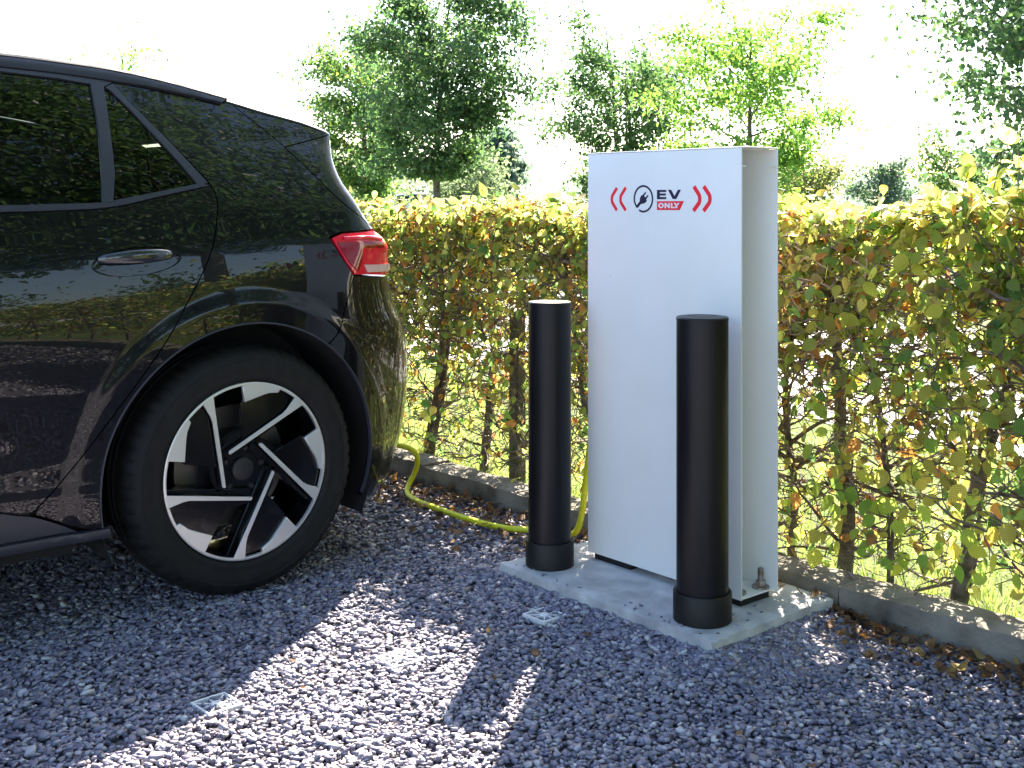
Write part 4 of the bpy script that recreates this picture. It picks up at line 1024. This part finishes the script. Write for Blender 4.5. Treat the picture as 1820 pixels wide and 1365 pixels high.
for k in range(150):
    x=rnd_.uniform(-3.9,-.9); y=2.58-abs(rnd_.gauss(0,.22)); 
    if SLAB[0]<x<SLAB[1] and y>SLAB[2]: continue
    a=rnd_.uniform(0,PI); l=rnd_.uniform(.02,.09)
    mb.tube([(x,y,.020),(x+l*.5*math.cos(a)+.003,y+l*.5*math.sin(a),.026),(x+l*math.cos(a),y+l*math.sin(a),.021)],[.0013,.0012,.0007],4)
tag(mb.build('fallen_twigs',M['twig'],smooth=True),'small broken twigs lying on the gravel in front of the kerb','twigs',kind='stuff')

# grass behind the hedge
n=42000; X=RNG.uniform(-8.5,.8,n); Y=2.74+RNG.uniform(0,1,n)**1.5*2.0; h=RNG.uniform(.02,.055,n)*(1.3-.25*(Y-2.74)); a=RNG.uniform(0,2*PI,n); wd=RNG.uniform(.0015,.003,n)
b=np.stack([X,Y,np.full(n,.010)],1); side_=np.stack([np.cos(a),np.sin(a),np.zeros(n)],1)*wd[:,None]; lean=np.stack([RNG.normal(0,.3,n),RNG.normal(0,.3,n),np.ones(n)],1)*h[:,None]
V=np.stack([b-side_,b+side_,b+lean*.6+side_*.6,b+lean],1).reshape(-1,3); Fc=(np.array([(0,1,2),(0,2,3)])[None]+4*np.arange(n)[:,None,None]).reshape(-1,3)
gc=np.array([(.10,.155,.040),(.15,.20,.05),(.20,.235,.07)])[RNG.integers(0,3,n)]*RNG.uniform(.8,1.2,(n,1))
o=addobj('grass',mesh('grass',V,Fc,col=np.repeat(gc,4,0)),M['blade']); tag(o,'short bright mown grass seen through the hedge stems','grass',kind='stuff')
# moss and weeds at the slab edge
mb=MB()
for x,y in ((-1.786,2.33),(-1.784,2.45),(-1.787,2.20),(-1.784,2.52)):
    for k in range(9):
        a=rnd_.uniform(0,2*PI); l=rnd_.uniform(.008,.022); c=Vector((x+rnd_.uniform(0,.012),y+rnd_.uniform(-.012,.012),.012)); t=c+Vector((math.cos(a)*.006,math.sin(a)*.006,l)); s_=Vector((math.sin(a),-math.cos(a),0))*.003
        mb.add([c-s_,c+s_,t+s_*.6,t-s_*.2],[(0,1,2,3)])
me=mb.build('weeds',M['blade']).data
a=me.color_attributes.new(name='Col',type='FLOAT_COLOR',domain='POINT'); a.data.foreach_set('color',np.tile(np.array([.09,.14,.03,1],dtype=np.float32),len(me.vertices)))
tag(bpy.data.objects['weeds'],'tiny green weeds sprouting beside the right edge of the slab','weeds',kind='stuff')

# ------------------------------------------------------------------ trees
TV=np.array([(0,0,0),(-.34,.30,.05),(0,.42,-.02),(.34,.30,.05),(-.20,.72,.0),(.20,.72,.0),(0,1,-.10)]); TU=np.zeros((7,2)); TF=np.array([(0,2,1),(0,3,2),(1,2,4),(2,3,5),(2,6,4),(2,5,6)])
def tree(x,y,height,clear,rad,tr,nleaf,lsize,label,pals,seed,aspect=1.0,branches=22,clump=.34,group=None,lean=0.0,name='broadleaf_tree',top_thin=.0,multi=1,fill=1.0,cat_='tree'):
    R_=random.Random(seed); t=empty(name,(x,y,0)); tag(t,label,cat_,group)
    mb=MB(); limbs=MB(); tips=[]
    def wd(p,d,L_,n,r0,r1,jit,m,sides,up=0):
        pts=[Vector(p)]; d=Vector(d).normalized()
        for i in range(n):
            d=(d+Vector((R_.uniform(-jit,jit),R_.uniform(-jit,jit),R_.uniform(-jit,jit)+up))).normalized(); pts.append(pts[-1]+d*(L_/n))
        m.tube(pts,[r0+(r1-r0)*i/n for i in range(n+1)],sides,cap=False); return pts
    mains=[]
    for q_ in range(multi):
        a=R_.uniform(0,2*PI); d=(lean+.22*math.cos(a)*(multi>1),.22*math.sin(a)*(multi>1),1)
        mains.append(wd((0,0,-.05),d,height*.93*(1-.12*q_),12,tr*(1-.25*q_),tr*.12,.05,mb,10,.1))
    cz=(height+clear)/2; hz=(height-clear)/2
    for k in range(branches):
        mp=R_.choice(mains); f=clear/height*.95+(1-clear/height)*.92*(k+.5)/branches; f=min(.98,f); ip=f*12; i=int(ip); p=mp[i].lerp(mp[min(i+1,12)],ip-i) if i<12 else mp[12]
        zc=(p.z-cz)/hz; rr=rad*math.sqrt(max(.06,1-min(1,abs(zc+.12))**2.0))*R_.uniform(.62,1.18)
        a=k*2.4+R_.uniform(-.5,.5); up=.15+.55*max(0,(zc+1)/2)
        bp_=wd(p,(math.cos(a)*aspect,math.sin(a),up),rr,7,tr*.34*(1-.6*f),tr*.05,.20,limbs,5,.03)
        tips+=bp_[3:]
        for j in range(5):
            q_=bp_[R_.randrange(2,8)]; a2=a+R_.uniform(-1.3,1.3)
            sp_=wd(q_,(math.cos(a2),math.sin(a2),R_.uniform(-.25,.8)),rr*R_.uniform(.2,.45),4,tr*.08,tr*.02,.35,limbs,3)
            tips+=sp_[2:]
    mb.build('trunk',M['bark'],t,smooth=True); tag(limbs.build('limbs',M['bark'],t,smooth=True),kind='stuff')
    tp=np.array([tuple(v) for v in tips]); 
    # uneven foliage: every tip has its own weight, some stay bare
    rg=np.random.default_rng(seed); wgt=rg.uniform(0,1,len(tp))**1.6+.05; wgt/=wgt.sum()
    ci=rg.choice(len(tp),nleaf,p=wgt); c=tp[ci]; off=rg.normal(size=(nleaf,3)); off*=clump*rad*.30*rg.uniform(.3,1.6,(nleaf,1))*np.array([1,1,.62]); P_=c+off
    P_=P_[P_[:,2]>clear*.9]; m_=len(P_)
    cl=np.array(pals)[rg.integers(0,len(pals),m_)]*rg.uniform(.75,1.25,(m_,1))
    nr=rg.normal(size=(m_,3)); nr[:,2]+=.5; nr/=np.linalg.norm(nr,axis=1)[:,None]; al=rg.normal(size=(m_,3)); al[:,2]-=.5; al-=nr*(al*nr).sum(1)[:,None]; al/=np.linalg.norm(al,axis=1)[:,None]
    Rm_=np.stack([np.cross(al,nr),al,nr],2)
    o=addobj('crown',leaves_mesh('crown',P_,Rm_,rg.uniform(.7,1.3,m_)*lsize,cl,TV,TU,TF),M['treeleaf'],t); tag(o,kind='stuff')
    return t
GR=[(.055,.11,.042),(.08,.145,.045),(.045,.095,.042),(.15,.19,.05)]
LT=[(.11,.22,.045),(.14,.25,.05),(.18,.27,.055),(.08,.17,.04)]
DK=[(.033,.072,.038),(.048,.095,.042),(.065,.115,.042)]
BL=[(.07,.11,.10),(.09,.13,.11)]  # far trees: the blue-grey of distance haze is put into the leaf colour
TREES=True
if TREES:
    tree(-16.10,11.87,4.95,1.62,1.45,.080,25000,.078,'dense dark green tree with one straight trunk standing nearest the car spoiler',GR[:3]+DK,3,branches=40,clump=.42,group='trees beyond the hedge')
    tree(-21.11,13.73,4.6,1.3,1.35,.085,17000,.085,'paler green tree half hidden by the car, behind and left of the dense tree',GR+LT[:1],4,branches=28,clump=.42,group='trees beyond the hedge')
    tree(-14.7,15.0,4.5,.8,1.38,.085,17000,.075,'ragged forked tree with upright twigs just above the left of the charger',GR[:3]+DK[1:],5,branches=34,clump=.38,group='trees beyond the hedge',multi=3)
    tree(-10.83,13.54,3.85,1.25,1.45,.070,13000,.068,'light airy yellow green tree rising above the right of the charger',LT,6,branches=20,clump=.40,group='trees beyond the hedge')
    tree(-4.82,11.1,5.2,.6,1.55,.10,26000,.066,'tall dark tree cut by the right edge of the view',DK+GR[:1],7,branches=40,clump=.42,group='trees beyond the hedge')
    tree(-7.6,13.9,1.75,.3,.75,.05,5500,.055,'low rounded green tree at the foot of the dark right hand tree',GR,8,branches=16,clump=.5,group='trees beyond the hedge')
    tree(-54.2,44.3,5.2,.6,1.9,.2,7000,.36,'haze-blued conical tree far away between the dense tree and the forked tree',BL,9,branches=30,clump=.5,group='distant trees')
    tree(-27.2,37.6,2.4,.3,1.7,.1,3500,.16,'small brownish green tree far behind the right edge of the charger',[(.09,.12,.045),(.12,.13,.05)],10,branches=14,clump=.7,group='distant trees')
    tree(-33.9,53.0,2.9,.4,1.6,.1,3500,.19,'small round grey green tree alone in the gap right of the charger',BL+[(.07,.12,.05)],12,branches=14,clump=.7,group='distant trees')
    tree(-35.6,27.6,2.3,.3,2.0,.1,4500,.16,'low bushy tree seen past the trunk of the dense tree',[(.13,.17,.10),(.10,.14,.085)],13,branches=14,clump=.7,group='distant trees')  # haze and glare painted in: leaf colours paled and greyed
    tree(-33.2,20.6,2.3,.2,2.4,.1,4500,.16,'low bush just right of the car rear lamp, beyond the path',[(.13,.17,.10),(.10,.14,.085)],15,branches=14,clump=.8,group='distant trees')  # same paled leaf colours, standing in for haze
    tree(-29.9,11.1,4.9,1.2,1.5,.1,1600,.12,'treetop just showing over the black car roof',LT,17,branches=20,clump=.7,group='distant trees')
    # the trees to the right and behind the photographer that the paintwork mirrors
    for i,(x,y,h,r,c_,nl,ls,pl,lab) in enumerate(((4.3,5.2,14,3.9,3.2,46000,.10,DK+GR[:1],'tall leafy green tree right of the view, mirrored high in the car glass'),(5.2,9.0,14,4.2,3.4,16000,.15,DK,'tall dark green tree right of the view behind the nearer one'),(5.0,-.9,13,3.8,3.2,26000,.11,DK,'tall dark tree to the right behind the photographer, nearest the bay'),(11.5,3.8,15,4.6,3.6,12000,.2,GR,'tallest broad green tree furthest to the right'),(9.5,-6.5,11,3.8,2.8,8000,.2,DK,'dark tree well behind the photographer'),(17,5.0,2.6,2.6,.3,6000,.14,DK,'low dark bush beyond the trees to the right'),(7.2,1.7,2.7,1.7,.15,9000,.09,DK,'rounded dark bush mirrored low in the car door'),(15,11,2.4,2.6,.3,6000,.14,DK,'low dark bush far right past the hedge'),(2.2,12.8,15,3.6,2.0,14000,.14,GR,'tall green tree beyond the hedge, right of the dark edge tree'),(-1.0,16.5,15,3.4,2.0,12000,.15,DK,'tall dark tree beyond the path to the right'))):
        tree(x,y,h,c_,r,.14,nl,ls,lab,pl,30+i,branches=34,clump=.5,group='trees mirrored in the car')

# a pale car on the far road
wc=empty('white_car',(-45.1,31.8,0),math.radians(38)); tag(wc,'distant white car just showing over the hedge next to the black car','car')
mb=MB(); V=[];Fc=[]
prof=[(-2.1,.35),(-2.12,.65),(-1.9,.82),(-1.1,.95),(-.55,1.38),(.1,1.47),(.9,1.43),(1.6,1.05),(2.05,.95),(2.1,.6),(2.05,.35)]
for sx,ins in ((-.86,0),(.86,0)):
    for p,h in prof: V.append((p,sx*(1-.22*max(0,(h-.95)/.5)),h))
n=len(prof); Fc=[tuple(range(n))[::-1],tuple(range(n,2*n))]+[(i,(i+1)%n,n+(i+1)%n,n+i) for i in range(n)]
MB().add(V,Fc).build('body',M['carwhite'],wc,bevel=.06,seg=2)
for sx in (-1,1):
    MB().add([(-1.0,sx*.862,.98),(-.52,sx*.73,1.33),(.02,sx*.705,1.40),(.02,sx*.855,.98),(.08,sx*.855,.98),(.08,sx*.705,1.40),(.85,sx*.72,1.36),(1.42,sx*.855,1.04)],[(0,1,2,3),(4,5,6,7)]).build('side_window',M['gloss'],wc)
    for cy in (-1.3,1.25):
        Mw=Matrix.Translation((cy,sx*.70,.33))@Matrix.Rotation(PI/2,4,'X')
        wo_=MB().lathe([(.0,-.1),(.2,-.1),(.32,-.11),(.33,-.08),(.33,.08),(.32,.11),(.2,.1),(0,.1)],24,Mw).build('wheel',M['rubber'],wc,auto=40)
